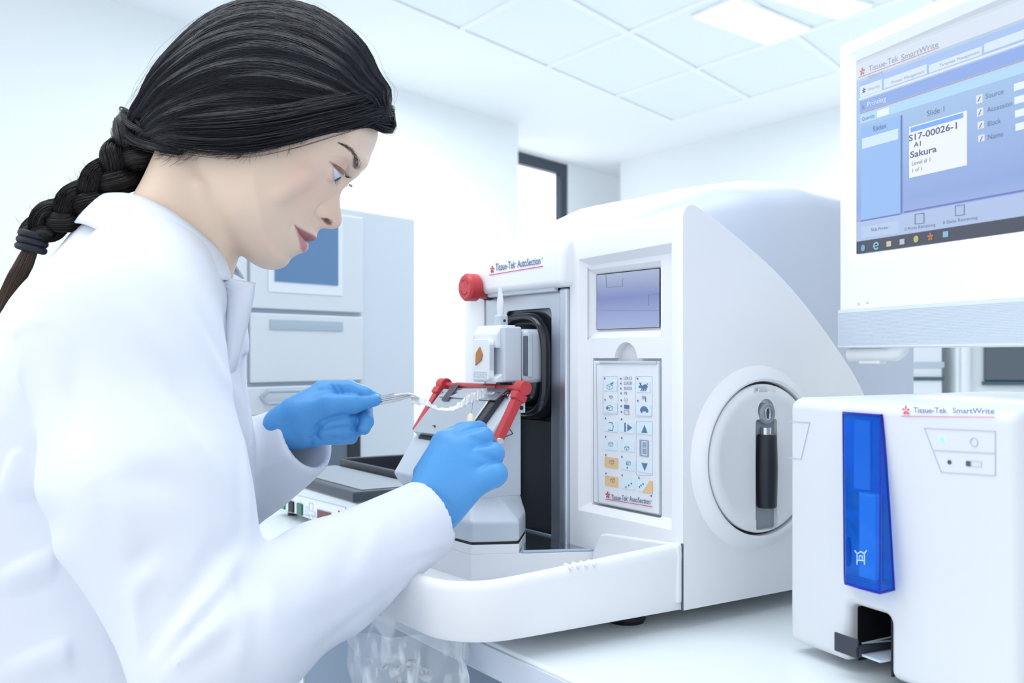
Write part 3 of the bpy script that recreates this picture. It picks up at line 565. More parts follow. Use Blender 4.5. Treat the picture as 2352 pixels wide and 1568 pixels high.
# printer marks and buttons
m = MB(); text(m, 'Tissue-Tek', PF, (2098, 947), (2175, 948), 12, -.0004, .015); text(m, 'SmartWrite', PF, (2188, 948), (2284, 950), 12, -.0004, .015); m.build('lettering', inkb, PR, smooth=False)
m = MB(); blossom(m, PF, (2081, 942), 11, -.0003); line(m, PF, [(2070, 955), (2284, 958)], 1.2, -.0003); m.build('emblem', mat('pale_red_ink', (.75, .12, .2), .5), PR, smooth=False)
gm = mat('panel_groove', (.50, .56, .66), .5); m = MB()
line(m, PF, [(2123, 983), (2286, 990), (2286, 1092), (2162, 1084)], 1.6, -.0002, True); line(m, PF, [(2146, 1034), (2286, 1041)], 1.8, -.0002); m.build('panel_outline', gm, PR, smooth=False); m = MB()
line(m, PF, [(1813, 967), (1860, 970), (1840, 1054), (1813, 1051)], 1.6, -.0002); m.build('panel_outline', gm, PR, smooth=False)
def dot(fr, c, r, y, mt, nm, par, ring=0):
    p = fr.loc(*c, 'y', y); m = MB()
    if ring: m.tube([(p.x+r*math.cos(a), y, p.z+r*math.sin(a)) for a in np.linspace(0, 6.283, 20)], ring, 5)
    else: m.prism([(p.x+r*math.cos(a), p.z+r*math.sin(a)) for a in np.linspace(0, 6.0, 18)], 'y', y-.0006, y)
    return m.build(nm, mt, par, smooth=False)
dot(PF, (2164, 1010), .0024, -.0003, mat('cyan_led', (.2, .9, 1), .3, emit=(.2, .85, 1), es=1.2), 'status_light', PR)
dot(PF, (2237, 1015), .0035, -.0003, gm, 'power_symbol', PR, .0005); dot(PF, (2181, 1061), .0018, -.0003, inkd, 'indicator', PR)
m = MB(); quad(m, PF, (2219, 1058), (2230, 1071), -.0003, .0003, .0008); m.build('cartridge_mark', inkd, PR, smooth=False)
m = MB(); line(m, PF, [(2230, 1058), (2254, 1060), (2254, 1072), (2230, 1070)], .8, -.0003, True); m.build('cartridge_outline', gm, PR, smooth=False)
# ------------------------------------------------------------------ monitor
MO = empty('touch_monitor', NF, 'white framed touch screen computer on a stand behind the printer, screen in blue', 'monitor')
mw = mat('monitor_white', (.84, .88, .90), .16, coat=.4); gl = mat('speaker_cloth', (.66, .73, .80), .5)
ztop = NF.loc(1922, 105, 'y', 0).z; zsp = NF.loc(1928, 713, 'y', 0).z; zbo = NF.loc(1928, 800, 'y', 0).z; MW = .56
sa = NF.loc(1967, 583, 'y', .004); sbx = NF.loc(1966, 140, 'y', .004); SZ0, SZ1 = sa.z, sbx.z; SX0, SX1 = sa.x, MW-.028
cs_ = MB().box(0, MW, 0, .045, zbo, ztop).build('monitor_case', mw, MO, .006, 4)
carve(cs_, [frustum(SX0-.010, SX1+.010, SZ0-.010, SZ1+.010, 0, .010, .005)])
m = MB(); m.box(.001, MW-.001, -.0012, .004, zbo+.001, zsp)
spk = m.build('speaker_grille', gl, MO, .0005)
m = MB()
for i in range(26): m.box(.002, MW-.002, -.0016, -.0011, zbo+.004+i*(zsp-zbo-.006)/26, zbo+.0048+i*(zsp-zbo-.006)/26)
m.build('grille_rows', mat('speaker_slot', (.56, .64, .73), .6), spk, smooth=False)
MB().box(.0, MW, -.0006, .001, zsp-.0002, zsp+.0006).build('seam', gm, MO)
MB().tube([(.004, .016, zbo-.007), (.075, .016, zbo-.006)], .0085, 20).build('rest_bar', mw, MO); MB().box(.02, .055, .012, .024, zbo-.018, zbo-.012).build('rest_pad', mw, MO, .002)
MB().tube([(.062, .016, zbo-.006), (.075, .016, zbo-.0055), (.082, .017, zbo-.002), (.09, .019, zbo+.006)], [.0086, .0095, .0095, .007], 20).build('rest_cap', mw, MO)
MB().box(.30, .38, .045, .33, zbo+.05, zbo+.10).build('stand_arm', mw, MO, .01); 
MB().box(.31, .37, .29, .33, -.295, zbo+.06).build('stand_column', mw, MO, .006); MB().box(.22, .46, .26, .44, -.2995, -.287).build('stand_foot', mw, MO, .004)
dot(NF, (1972, 698), .0011, -.0003, gm, 'indicator', MO, .0003); dot(NF, (1992, 695), .0011, -.0003, gm, 'indicator', MO, .0003)
scm = ramp_mat('screen_image', 2, [(SZ0, (.20, .23, .26)), (SZ0+.012, (.24, .28, .40)), (SZ0+.02, (.34, .46, .74)), (SZ0+.05, (.27, .38, .76)), (SZ0+.16, (.40, .60, .85)), (SZ1, (.62, .70, .80))], .12, .74)
SY = .0040
so = MB().box(SX0, SX1, SY, SY+.001, SZ0, SZ1).build('screen', scm, MO, smooth=False)
def em(name, c, e=.72): return mat(name, c, .3, emit=c, es=e)
def S2(zx, zy): return (1900+zx/2.529, zy/2.529)
def poly(nm, c, pts, y=SY-.0002, e=.72): m = MB(); ppoly(m, NF, [S2(*p) for p in pts], y, .0001); return m.build(nm, em(nm+'_colour', c, e), so, smooth=False)
VPx, VPy = (280-1900)*2.529, 815*2.529
def onl(x, x0, y0): return y0+(y0-VPy)/(x0-VPx)*(x-x0)      # y on the screen's level line through (x0,y0)
def band(nm, c, x0, ya, yb, x1, y=SY-.0002, e=.72): return poly(nm, c, [(x0, ya), (x1, onl(x1, x0, ya)), (x1, onl(x1, x0, yb)), (x0, yb)], y, e)
band('title_bar', (.60, .68, .72), 168, 362, 378, 3000); band('header', (.66, .72, .82), 168, 378, 470, 3000)
band('toolbar', (.38, .52, .80), 185, 480, 572, 3000); band('rule', (.72, .76, .84), 185, 572, 584, 3000); band('heading_bar', (.28, .40, .74), 190, 590, 655, 3000); band('upper_panel', (.44, .66, .88), 192, 664, 720, 3000)
band('status_strip', (.42, .52, .74), 172, 1292, 1402, 3000); band('task_bar', (.10, .11, .15), 170, 1405, 1475, 3000, SY-.0002, .5)
for x0, ya, yb, x1 in ((190, 505, 568, 318), (330, 462, 515, 578), (592, 378, 424, 898), (912, 255, 306, 1420)): band('tool_button', (.66, .76, .88), x0, ya, yb, x1, SY-.0004)
band('side_panel', (.30, .48, .80), 196, 742, 1280, 425, SY-.0003); band('side_divider', (.20, .26, .60), 427, 670, 1240, 436, SY-.0005, .5)
band('panel_edge', (.20, .26, .62), 194, 1280, 1288, 425, SY-.0004, .5); band('panel_edge', (.20, .26, .62), 445, 1228, 1237, 3000, SY-.0004, .5)
band('list_row', (.62, .76, .88), 203, 806, 866, 412, SY-.0005); band('entry_box', (.75, .84, .92), 290, 644, 684, 358, SY-.0005)
band('slide_label', (.80, .84, .87), 476, 738, 1034, 812, SY-.0005); band('label_stripe', (.22, .40, .85), 484, 742, 770, 790, SY-.0007)
for k in range(4): band('check_box', (.72, .76, .80), 866+4*k, 556+77*k, 604+74*k, 902+4*k, SY-.0005)
for k in range(4): band('entry_box', (.75, .82, .88), 1085+3*k, 488+77*k, 530+77*k, 1600, SY-.0005)
band('printer_field', (.46, .58, .78), 200, 1318, 1384, 418, SY-.0004)
tx = MB(); ty = SY-.0009
inkA = mat('screen_ink', (.16, .18, .30), .4, emit=(.16, .18, .30), es=.5); inkF = mat('faint_screen_ink', (.38, .42, .54), .4, emit=(.38, .42, .54), es=.55); inkW = em('white_screen_ink', (.7, .78, .9))
def st_(t, x0, yb, x1, h, bold=0, mk=None): m_ = MB(); text(m_, t, NF, S2(x0, yb), S2(x1, onl(x1, x0, yb)), h/2.529, ty, bold); m_.build('screen_lettering', mk or inkA, so, smooth=False)
st_('S17-00026-1', 474, 822, 754, 36, .02); st_('A1', 502, 856, 544, 28, .02); st_('Sakura', 482, 918, 636, 36, .02); st_('Level # 1', 492, 962, 598, 24); st_('1 of 1', 495, 1000, 548, 20)
st_('Slide 1', 580, 676, 680, 32); st_('Slides', 265, 764, 342, 28); st_('Source', 920, 574, 1024, 30); st_('Accession', 928, 654, 1074, 30); st_('Block', 932, 734, 1008, 30); st_('Name', 934, 812, 1022, 30)
st_('0 Prints Remaining', 450, 1340, 628, 18); st_('0 Slides Remaining', 672, 1302, 872, 18); st_('Slide Printer', 254, 1344, 356, 18); st_('Quantity', 202, 702, 276, 20)
st_('Tissue-Tek', 240, 418, 412, 34, 0, inkF); st_('SmartWrite', 430, 352, 645, 34, 0, inkF); st_('Software', 238, 458, 322, 20, 0, inkF); st_('Home', 240, 528, 305, 18, 0, inkF); st_('Template Management', 650, 390, 885, 18, 0, inkF); st_('Printer Management', 375, 488, 565, 18, 0, inkF)
st_('Printing', 232, 622, 342, 30, 0, inkW)
m = MB(); blossom(m, NF, S2(204, 416), 9, ty); line(m, NF, [S2(182, 452), S2(650, onl(650, 182, 452))], 1, ty); blossom(m, NF, S2(208, 622), 4, ty); line(m, NF, [S2(192, 660), S2(1140, onl(1140, 192, 660))], 1, ty)
m.build('screen_emblem', em('screen_red', (.72, .26, .26), .5), so, smooth=False)
m = MB()
for x, y in ((537, 1270), (770, 1222)): line(m, NF, [S2(x-26, y-25), S2(x+26, y-33), S2(x+26, y+25), S2(x-26, y+31)], 1.3, ty, True)
for k in range(4): line(m, NF, [S2(877+4*k, 590+77*k), S2(890+4*k, 560+77*k)], 1.8, ty)
blossom(m, NF, S2(214, 526), 6, ty); m.build('screen_boxes', mat('screen_ink', (.1, .1, .1)), so, smooth=False)
for nm, x, y, c in (('task_icon', 208, 1440, (.2, .5, .8)), ('task_icon', 284, 1427, (.3, .65, .85)), ('task_icon', 358, 1416, (.75, .72, .5)), ('task_icon', 435, 1404, (.6, .65, .75)), ('task_icon', 516, 1388, (.6, .65, .2)), ('task_icon', 600, 1375, (.8, .3, .15)), ('task_icon', 688, 1360, (.3, .6, .85))):
    if nm:
        p = NF.loc(*S2(x, y), 'y', ty); m = MB(); rr = .0036
        if x in (600,): blossom(m, NF, S2(x, y), 9, ty)
        elif x == 284: m.tube([(p.x+rr*math.cos(a), ty, p.z+rr*math.sin(a)) for a in np.linspace(.2, 5.6, 16)], .0009, 5); m.box(p.x-rr, p.x+rr, ty-.0002, ty, p.z-.0006, p.z+.0006)
        elif x in (208, 516): m.prism([(p.x+rr*math.cos(a), p.z+rr*math.sin(a)) for a in np.linspace(0, 6, 14)], 'y', ty-.0002, ty)
        else: m.box(p.x-rr, p.x+rr, ty-.0002, ty, p.z-rr*.8, p.z+rr*.8)
        m.build(nm, em('icon_%d' % x, c, .5), so, smooth=False)
# ------------------------------------------------------------------ slide warmer on the bench
WF = MF
WR = empty('slide_warmer', MF, 'white slide warmer with dark lid and red digital readout, on bench behind the hands', 'warming plate')
wy = -.093
MB().box(-1.005, -.648, wy, .22, .012, .066).build('warmer_case', mat('warmer_white', (.74, .80, .85), .4), WR, .004)
dk = mat('dark_grey_lid', (.045, .055, .075), .33); dk2 = mat('dark_basin', (.03, .035, .05), .4)
MB().box(-1.012, -.641, wy-.008, .035, .066, .084).build('warmer_lid', dk, WR, .004)
MB().box(-1.0, -.652, wy+.012, .025, .084, .0855).build('hot_plate', mat('grey_hot_plate', (.27, .31, .35), .3), WR, .001)
m = MB(); m.box(-1.012, -.641, .036, .046, .06, .096); m.box(-1.012, -.641, .20, .215, .06, .102); m.box(-.651, -.641, .046, .2, .06, .098); m.box(-1.012, -1.0, .046, .2, .06, .098); m.box(-1.0, -.651, .046, .2, .06, .066); m.build('water_basin', dk2, WR, .003)
for x, y in ((-.98, -.07), (-.98, .19), (-.67, .19), (-.67, -.07)): MB().lathe([(0, 0), (.01, 0), (.01, .013), (0, .013)], (x, y, 0), 'z', 14).build('foot', blackm, WR)
def Z3(x, y): return (600+x/3.408, 840+y/3.408)
gy = wy-.0005; grn = mat('green_lit_switch', (.02, .45, .10), .3, emit=(.02, .5, .1), es=.25)
for a, b, c, nm in (((140, 1022), (190, 1130), grn, 'rocker_switch'), ((222, 1045), (258, 1155), blackm, 'rocker_switch'), ((288, 1063), (326, 1178), mat('dark_green_switch', (.01, .12, .07), .3), 'rocker_switch')):
    m = MB(); quad(m, MF, Z3(a[0], a[1]+6), Z3(b[0], b[1]-6), gy, .003, .001); sw = m.build(nm, c, WR, .0005)
m = MB(); line(m, MF, [Z3(140, 975), Z3(662, 1108), Z3(662, 1225), Z3(140, 1130)], 1.4, gy, False); m.build('panel_outline', gm, WR, smooth=False); m = MB(); line(m, MF, [Z3(350, 1100), Z3(365, 1104), Z3(365, 1170), Z3(350, 1166)], 1.2, gy, True)
line(m, MF, [Z3(375, 1070), Z3(405, 1078), Z3(405, 1140), Z3(375, 1132)], 1.2, gy, True); line(m, MF, [Z3(375, 1160), Z3(405, 1168), Z3(405, 1230), Z3(375, 1222)], 1.2, gy, True); line(m, MF, [Z3(415, 1140), Z3(424, 1142), Z3(424, 1178), Z3(415, 1176)], 1.2, gy, True)
line(m, MF, [Z3(438, 1118), Z3(548, 1145), Z3(548, 1245), Z3(438, 1215)], 1.2, gy, True); m.build('panel_outline', gm, WR, smooth=False)
m = MB(); ppoly(m, MF, [Z3(443, 1125), Z3(543, 1150), Z3(543, 1240), Z3(443, 1208)], gy, .001); rd = m.build('readout', mat('red_readout', (.22, .02, .025), .25, emit=(.3, .01, .02), es=.25), WR, smooth=False)
m = MB()
for pts in ([(487, 1170), (487, 1187), (500, 1190)], [(500, 1172), (500, 1208)], [(514, 1178), (530, 1182), (530, 1214), (514, 1210), (514, 1178)]): line(m, MF, [Z3(*p) for p in pts], .9, gy-.0011)
m.build('digits', mat('red_digits', (.9, .1, .08), .4, emit=(.95, .1, .06), es=.8), rd, smooth=False)
m = MB(); blossom(m, MF, Z3(608, 1185), 16, gy); m.build('emblem', mat('dark_red_ink', (.5, .03, .07), .5), WR, smooth=False)
ds = empty('specimen_dish', P(760, 1245, 1.5)*0+Vector((MF.w((-.60, -.135, 0)).x, MF.w((-.60, -.135, 0)).y, .9)), 'small shiny white dish on the bench in front of the slide warmer', 'dish')
MB().lathe([(0, 0), (.045, 0), (.056, .004), (.060, .018), (.057, .018), (.052, .007), (0, .005)], (0, 0, 0), 'z', 40).build('dish_bowl', mat('glossy_white_dish', (.8, .84, .87), .12, coat=.5), ds)
# ------------------------------------------------------------------ background instrument, left
d = Vector((.6235, .7818, 0)); oB = Vector((-.309, 3.2, 0)); BF = Fr(oB, math.atan2(d.y, d.x))
BC = empty('tissue_processor', BF, 'tall pale grey laboratory instrument with blue screen, blurred behind the hands', 'lab instrument')
bw_ = mat('pale_grey_case', (.55, .61, .67), .5); bg_ = mat('mid_grey_seam', (.34, .42, .50), .5)
ztp = BF.loc(955, 500, 'y', 0).z
MB().box(-.74, 0, 0, .55, 0, ztp).build('instrument_case', bw_, BC, .01)
def bb(x0, x1): return BF.loc(x0, 815, 'y', 0).x, BF.loc(x1, 815, 'y', 0).x
def bz(px, py): return BF.loc(px, py, 'y', 0).z
xa, xb = bb(570, 828); xc, _ = bb(300, 300)
dp = mat('pale_door', (.59, .64, .69), .45)
z7 = bz(700, 718); z9 = bz(700, 880); z10 = bz(700, 948)
MB().box(xa, xb, -.012, 0, z7+.006, bz(700, 482)).build('door', dp, BC, .004)
MB().box(xa, xb, -.012, 0, z9+.005, z7-.006).build('drawer', dp, BC, .004)
dr_ = MB().box(xa-.05, xb-.03, -.012, 0, z10, z9-.006).build('drawer', dp, BC, .004)
MB().box(-.73, xa-.012, -.012, 0, z9+.005, bz(560, 482)).build('door', dp, BC, .004)
MB().box(-.735, xb, -.001, .002, z9-.006, z9+.006).build('seam', bg_, BC); MB().box(-.735, xb, -.001, .002, z7-.007, z7+.007).build('seam', bg_, BC)
p0 = BF.loc(630, 525, 'y', -.0125); p1 = BF.loc(775, 656, 'y', -.0125)
MB().box(p0.x-.02, p1.x+.02, -.014, -.012, p1.z-.03, p0.z+.06).build('screen_bezel', mat('bezel_white', (.68, .73, .78), .4), BC, .003)
MB().box(p0.x, p1.x, -.0165, -.0142, p1.z, p0.z+.03).build('screen', mat('soft_blue_screen', (.14, .32, .62), .3, emit=(.16, .34, .64), es=.4), BC, smooth=False)
p0 = BF.loc(620, 733, 'y', -.0125); p1 = BF.loc(787, 760, 'y', -.0125)
MB().box(p0.x, p1.x, -.0145, -.0122, p1.z, p0.z).build('grip_slot', mat('slot_mid_grey', (.36, .44, .52), .5), BC, .002); MB().box(p0.x, p1.x, -.0150, -.0144, p1.z, p1.z+.012).build('slot_lip', bg_, BC)
p0 = BF.loc(604, 897, 'y', -.02); p1 = BF.loc(800, 918, 'y', -.02)
m = MB(); m.tube([(p0.x, -.013, (p0.z+p1.z)/2), (p0.x+.01, -.03, p0.z-.002), (p1.x, -.03, p0.z-.004), (p1.x, -.03, p1.z), (p0.x+.01, -.03, p1.z), (p0.x, -.013, (p0.z+p1.z)/2)], .005, 8); m.build('drawer_handle', bg_, dr_)
MB().box(-.735, xb-.02, -.003, .004, .1, z10-.02).build('lower_recess', mat('blue_grey_recess', (.10, .14, .18), .5), BC)
MB().box(xb-.055, xb-.005, -.006, .004, .1, z10-.01).build('recess_edge', mat('black_edge', (.012, .015, .02), .5), BC)
MB().box(-.26, -.245, -.002, .004, bz(838, 795), bz(838, 775)).build('lock', bg_, BC)
# ------------------------------------------------------------------ back counter at right
bk = Fr((1.15, 3.3, 0), math.radians(-8))
CT = empty('back_counter', bk, 'white counter far behind the printer, carrying the dark fronted oven', 'counter')
MB().box(-.2, 2.2, 0, .7, .98, 1.02).build('counter_top', mat('counter_white', (.82, .87, .9), .4), CT, .003); MB().box(-.15, 2.15, .05, .65, 0, .98).build('counter_base', wallm, CT)
OV = empty('laboratory_oven', Fr(bk.w((0, 0, 0)), bk.a), 'blurred oven with dark glass door on the far counter, seen between monitor and printer', 'oven')
p0 = bk.loc(2258, 800, 'y', .1); p1 = bk.loc(2420, 876, 'y', .1)
MB().box(p0.x-.085, p0.x+.9, .1, .6, 1.021, 1.62).build('oven_case', mat('counter_white', (.8, .8, .8)), OV, .01)
MB().box(p0.x, p0.x+.7, .085, .1, p1.z, 1.55).build('oven_door', mat('dark_oven_glass', (.10, .13, .16), .18), OV, .008)
MB().box(p0.x-.004, p0.x+.704, .08, .1, p1.z-.012, p1.z).build('door_edge', mat('teal_grey_edge', (.06, .12, .16), .4), OV)
MB().tube([(p0.x-.06, .08, 1.03), (p0.x-.06, .08, 1.6)], .016, 10).build('oven_handle', mat('counter_white', (.8, .8, .8)), OV)
p0 = bk.loc(2085, 800, 'y', .12); p1 = bk.loc(2168, 868, 'y', .12)
BX = empty('storage_rack', Fr(bk.w((0, 0, 0)), bk.a), 'blurred white storage rack with grey shelf lines, left of the far oven', 'rack')
MB().box(p0.x-.3, p1.x-.005, .12, .5, 1.021, 1.5).build('rack_case', mat('counter_white', (.8, .8, .8)), BX, .006)
MB().box(p0.x-.1, p1.x, .112, .12, p1.z-.008, p1.z+.004).build('shelf', mat('teal_grey_edge', (.06, .12, .16), .4), BX); MB().box(p0.x-.1, p1.x, .114, .12, p1.z+.035, p1.z+.055).build('shelf', mat('shelf_grey', (.5, .6, .68), .5), BX)
# ------------------------------------------------------------------ waste bag under the tray
bagm = bpy.data.materials.new('crumpled_clear_film'); bagm.use_nodes = True; nt = bagm.node_tree; b = nt.nodes['Principled BSDF']
b.inputs['Base Color'].default_value = (.86, .92, .97, 1); b.inputs['Roughness'].default_value = .12; b.inputs['Specular IOR Level'].default_value = 1
no = nt.nodes.new('ShaderNodeTexNoise'); no.inputs['Scale'].default_value = 34; no.inputs['Detail'].default_value = 2.5; no.inputs['Distortion'].default_value = .9; tc = nt.nodes.new('ShaderNodeTexCoord'); _mp = nt.nodes.new('ShaderNodeMapping'); _mp.inputs['Scale'].default_value = (1, 1, .32); _mp.inputs['Rotation'].default_value = (0, .35, 0); nt.links.new(tc.outputs['Object'], _mp.inputs[0]); nt.links.new(_mp.outputs[0], no.inputs[0])
rp_ = nt.nodes.new('ShaderNodeValToRGB'); rp_.color_ramp.elements[0].position = .50; rp_.color_ramp.elements[0].color = (.20,)*3+(1,); rp_.color_ramp.elements[1].position = .60; rp_.color_ramp.elements[1].color = (.66,)*3+(1,)
nt.links.new(no.outputs[0], rp_.inputs[0]); nt.links.new(rp_.outputs[0], b.inputs['Alpha']); bp = nt.nodes.new('ShaderNodeBump'); bp.inputs['Strength'].default_value = .6; bp.inputs['Distance'].default_value = .006; nt.links.new(no.outputs[0], bp.inputs['Height']); nt.links.new(bp.outputs[0], b.inputs['Normal'])
bg0 = P(922, 1450, 1.03)
def bagf(i, j):
    t = i; a = 2*math.pi*j; zz = .918-.30*t
    ww = .058*(1-.30*min(1, t*1.6)+.1*math.sin(t*9)); cx = .006*math.sin(t*7)-.002
    k = 1+.10*math.sin(3*a+9*t)+.07*math.sin(7*a-13*t)+.05*math.sin(11*a+22*t+1)
    return (bg0.x+cx+ww*k*math.cos(a), bg0.y+.012+.040*k*math.sin(a), zz)
bag = MB().grid(bagf, 60, 72, True).build('waste_bag', bagm); tag(bag, 'crumpled clear plastic waste bag hanging below the machine tray', 'bag')

m = MB()
for k in range(70):
    c = Vector((bg0.x+rng.normal(0, .016), bg0.y+.012+rng.normal(0, .008), .885-.16*rng.random())); s_ = rng.uniform(.003, .008); u_ = Vector(rng.normal(0, 1, 3)).normalized(); v_ = u_.cross(Vector(rng.normal(0, 1, 3))).normalized()
    n0 = 7; m.add([tuple(c+u_*s_*math.cos(2*math.pi*i/n0)*rng.uniform(.6, 1.2)+v_*s_*math.sin(2*math.pi*i/n0)*rng.uniform(.5, 1)+u_.cross(v_)*.002*rng.normal()) for i in range(n0)], [tuple(range(n0))])
tag(m.build('wax_shavings', mat('white_wax_flakes', (.85, .9, .94), .5, alpha=.6), solid=.0004), 'white wax shavings collected inside the clear waste bag', 'wax shavings', kind='stuff')
# ------------------------------------------------------------------ smooth solids: distance fields turned into meshes
def nets(F, org, h):
    S = F < 0; n = np.array(F.shape)-1
    c = np.zeros(tuple(n), np.int8)
    for a in (0, 1):
        for b in (0, 1):
            for d in (0, 1): c += S[a:a+n[0], b:b+n[1], d:d+n[2]]
    I = np.argwhere((c > 0) & (c < 8)); ids = np.full(tuple(n), -1, np.int32); ids[tuple(I.T)] = np.arange(len(I))
    cr = [(a, b, d) for a in (0, 1) for b in (0, 1) for d in (0, 1)]
    V = {q: F[I[:, 0]+q[0], I[:, 1]+q[1], I[:, 2]+q[2]] for q in cr}
    acc = np.zeros((len(I), 3)); cnt = np.zeros(len(I))
    for q in cr:
        for ax in range(3):
            if q[ax]: continue
            r = list(q); r[ax] = 1; r = tuple(r); f0, f1 = V[q], V[r]; m = (f0 < 0) != (f1 < 0)
            t = np.where(m, f0/np.where(m, f0-f1, 1), 0); p = np.tile(np.array(q, float), (len(I), 1)); p[:, ax] += t
            acc[m] += p[m]; cnt[m] += 1
    v = (I+acc/cnt[:, None])*h+np.array(org)
    fs = []
    for ax in range(3):
        b, d = [k for k in range(3) if k != ax]
        sl0 = [slice(None)]*3; sl1 = [slice(None)]*3; sl0[ax] = slice(0, -1); sl1[ax] = slice(1, None)
        A0, A1 = S[tuple(sl0)], S[tuple(sl1)]; E = np.argwhere(A0 != A1)
        ok = (E[:, b] > 0) & (E[:, d] > 0) & (E[:, b] < n[b]) & (E[:, d] < n[d]); E = E[ok]
        s0 = S[tuple(E.T)]
        def g(db, dd): q = E.copy(); q[:, b] -= db; q[:, d] -= dd; return ids[tuple(q.T)]
        f = np.stack([g(1, 1), g(0, 1), g(0, 0), g(1, 0)], 1)
        flip = s0 if ax != 1 else ~s0
        f[~flip] = f[~flip][:, ::-1]; fs.append(f)
    f = np.concatenate(fs); f = f[(f >= 0).all(1)]
    return v, f
def relax(v, f, it=1, lam=.5):
    e = np.concatenate([f[:, [0, 1]], f[:, [1, 2]], f[:, [2, 3]], f[:, [3, 0]]]); e = np.concatenate([e, e[:, ::-1]])
    for _ in range(it):
        a = np.zeros_like(v); c = np.bincount(e[:, 0], minlength=len(v))
        for k in range(3): a[:, k] = np.bincount(e[:, 0], weights=v[e[:, 1], k], minlength=len(v))
        v = v+lam*(a/np.maximum(c, 1)[:, None]-v)
    return v
def npmesh(name, v, f):
    me = bpy.data.meshes.new(name); me.vertices.add(len(v)); me.vertices.foreach_set('co', np.ascontiguousarray(v, np.float32).ravel())
    k = f.shape[1]; me.loops.add(f.size); me.loops.foreach_set('vertex_index', f.astype(np.int32).ravel())
    me.polygons.add(len(f)); me.polygons.foreach_set('loop_start', np.arange(0, f.size, k, dtype=np.int32)); me.update(calc_edges=True); me.validate()
    return me
def smin(a, b, k): h = np.maximum(k-np.abs(a-b), 0)/k; return np.minimum(a, b)-h*h*h*k*(1/6)
def smax(a, b, k): return -smin(-a, -b, k)
class Field:
    def __init__(s, lo, hi, h):
        s.h = h; s.lo = np.array(lo, np.float32); n = np.ceil((np.array(hi)-lo)/h).astype(int)+1
        s.X, s.Y, s.Z = [(s.lo[i]+h*np.arange(n[i], dtype=np.float32)).reshape([-1 if j == i else 1 for j in range(3)]) for i in range(3)]
        s.F = np.full(tuple(n), 1.0, np.float32); s.n = n
    def sub(s, pts, pad):
        p = np.array(pts); a = np.clip(np.floor((p.min(0)-pad-s.lo)/s.h).astype(int), 0, s.n-1); b = np.clip(np.ceil((p.max(0)+pad-s.lo)/s.h).astype(int)+1, 1, s.n)
        b = np.maximum(b, a+1); return (slice(a[0], b[0]), slice(a[1], b[1]), slice(a[2], b[2]))
    def xyz(s, w): return s.X[w[0]], s.Y[:, w[1]], s.Z[:, :, w[2]]
    def cap(s, w, a, b, ra, rb, flat=None):
        x, y, z = s.xyz(w); a = np.array(a, np.float32); b = np.array(b, np.float32); d = b-a; L2 = max(float(d@d), 1e-9)
        t = np.clip(((x-a[0])*d[0]+(y-a[1])*d[1]+(z-a[2])*d[2])/L2, 0, 1)
        dx, dy, dz = x-a[0]-t*d[0], y-a[1]-t*d[1], z-a[2]-t*d[2]; r = ra+(rb-ra)*t
        if flat is None: return np.sqrt(dx*dx+dy*dy+dz*dz)-r
        nx, ny, nz, q = flat; l = math.sqrt(nx*nx+ny*ny+nz*nz); nx, ny, nz = nx/l, ny/l, nz/l      # thinner by q along n
        dn = dx*nx+dy*ny+dz*nz; e = np.sqrt(np.maximum(dx*dx+dy*dy+dz*dz+dn*dn*(1/q**2-1), 0)); return (e-r)*(.5+.5*q)
    def add(s, a, b, ra, rb, k=.006, flat=None):
        R = max(ra, rb)+k+3*s.h; w = s.sub([a, b], R); s.F[w] = smin(s.F[w], s.cap(w, a, b, ra, rb, flat), k); return s
    def cut(s, a, b, ra, rb, k=.003):
        R = max(ra, rb)+k+3*s.h; w = s.sub([a, b], R); s.F[w] = smax(s.F[w], -s.cap(w, a, b, ra, rb), k); return s
    def fold(s, a, b, wd, amp, c=None):
        """a cloth fold: a rounded crest (amp>0) or valley (amp<0) along a segment"""
        R = wd*2.6; w = s.sub([a, b], R); d = s.cap(w, a, b, 0, 0); x, y, z = s.xyz(w); A0 = np.array(a, np.float32); D0 = np.array(b, np.float32)-A0; t = np.clip(((x-A0[0])*D0[0]+(y-A0[1])*D0[1]+(z-A0[2])*D0[2])/float(D0@D0), 0, 1)
        ta = np.exp(-(d/wd)**1.6)*np.minimum(1, .12+2.6*np.minimum(t, 1-t)); s.F[w] -= (amp*ta).astype(np.float32); return s
    def mesh(s, it=1): v, f = nets(s.F, s.lo, s.h); return relax(v, f, it), f
def poly_sdf(pts, X, Z):
    """signed distance to a closed outline over a plane grid"""
    d = np.full((len(X), len(Z)), 9.0); ins = np.zeros(d.shape, bool); x = X[:, None]; z = Z[None, :]
    n = len(pts)
    for i in range(n):
        (x0, z0), (x1, z1) = pts[i], pts[(i+1) % n]; ex, ez = x1-x0, z1-z0; L = ex*ex+ez*ez+1e-12
        t = np.clip(((x-x0)*ex+(z-z0)*ez)/L, 0, 1); d = np.minimum(d, (x-x0-t*ex)**2+(z-z0-t*ez)**2)
        c = (z0 > z) != (z1 > z)
        ins ^= c & (x < (x1-x0)*(z-z0)/((z1-z0) if z1 != z0 else 1e-12)+x0)
    d = np.sqrt(d); return np.where(ins, -d, d).astype(np.float32)
def HP(px, py, l=0.0): return HF.loc(px, py, 'y', l)          # a point on the head plane l metres to her left
def hp2(pts, n=4, closed=True): return [(p[0], p[1]) for p in crom([(HP(*q).x, HP(*q).z, 0) for q in pts], n, closed)]
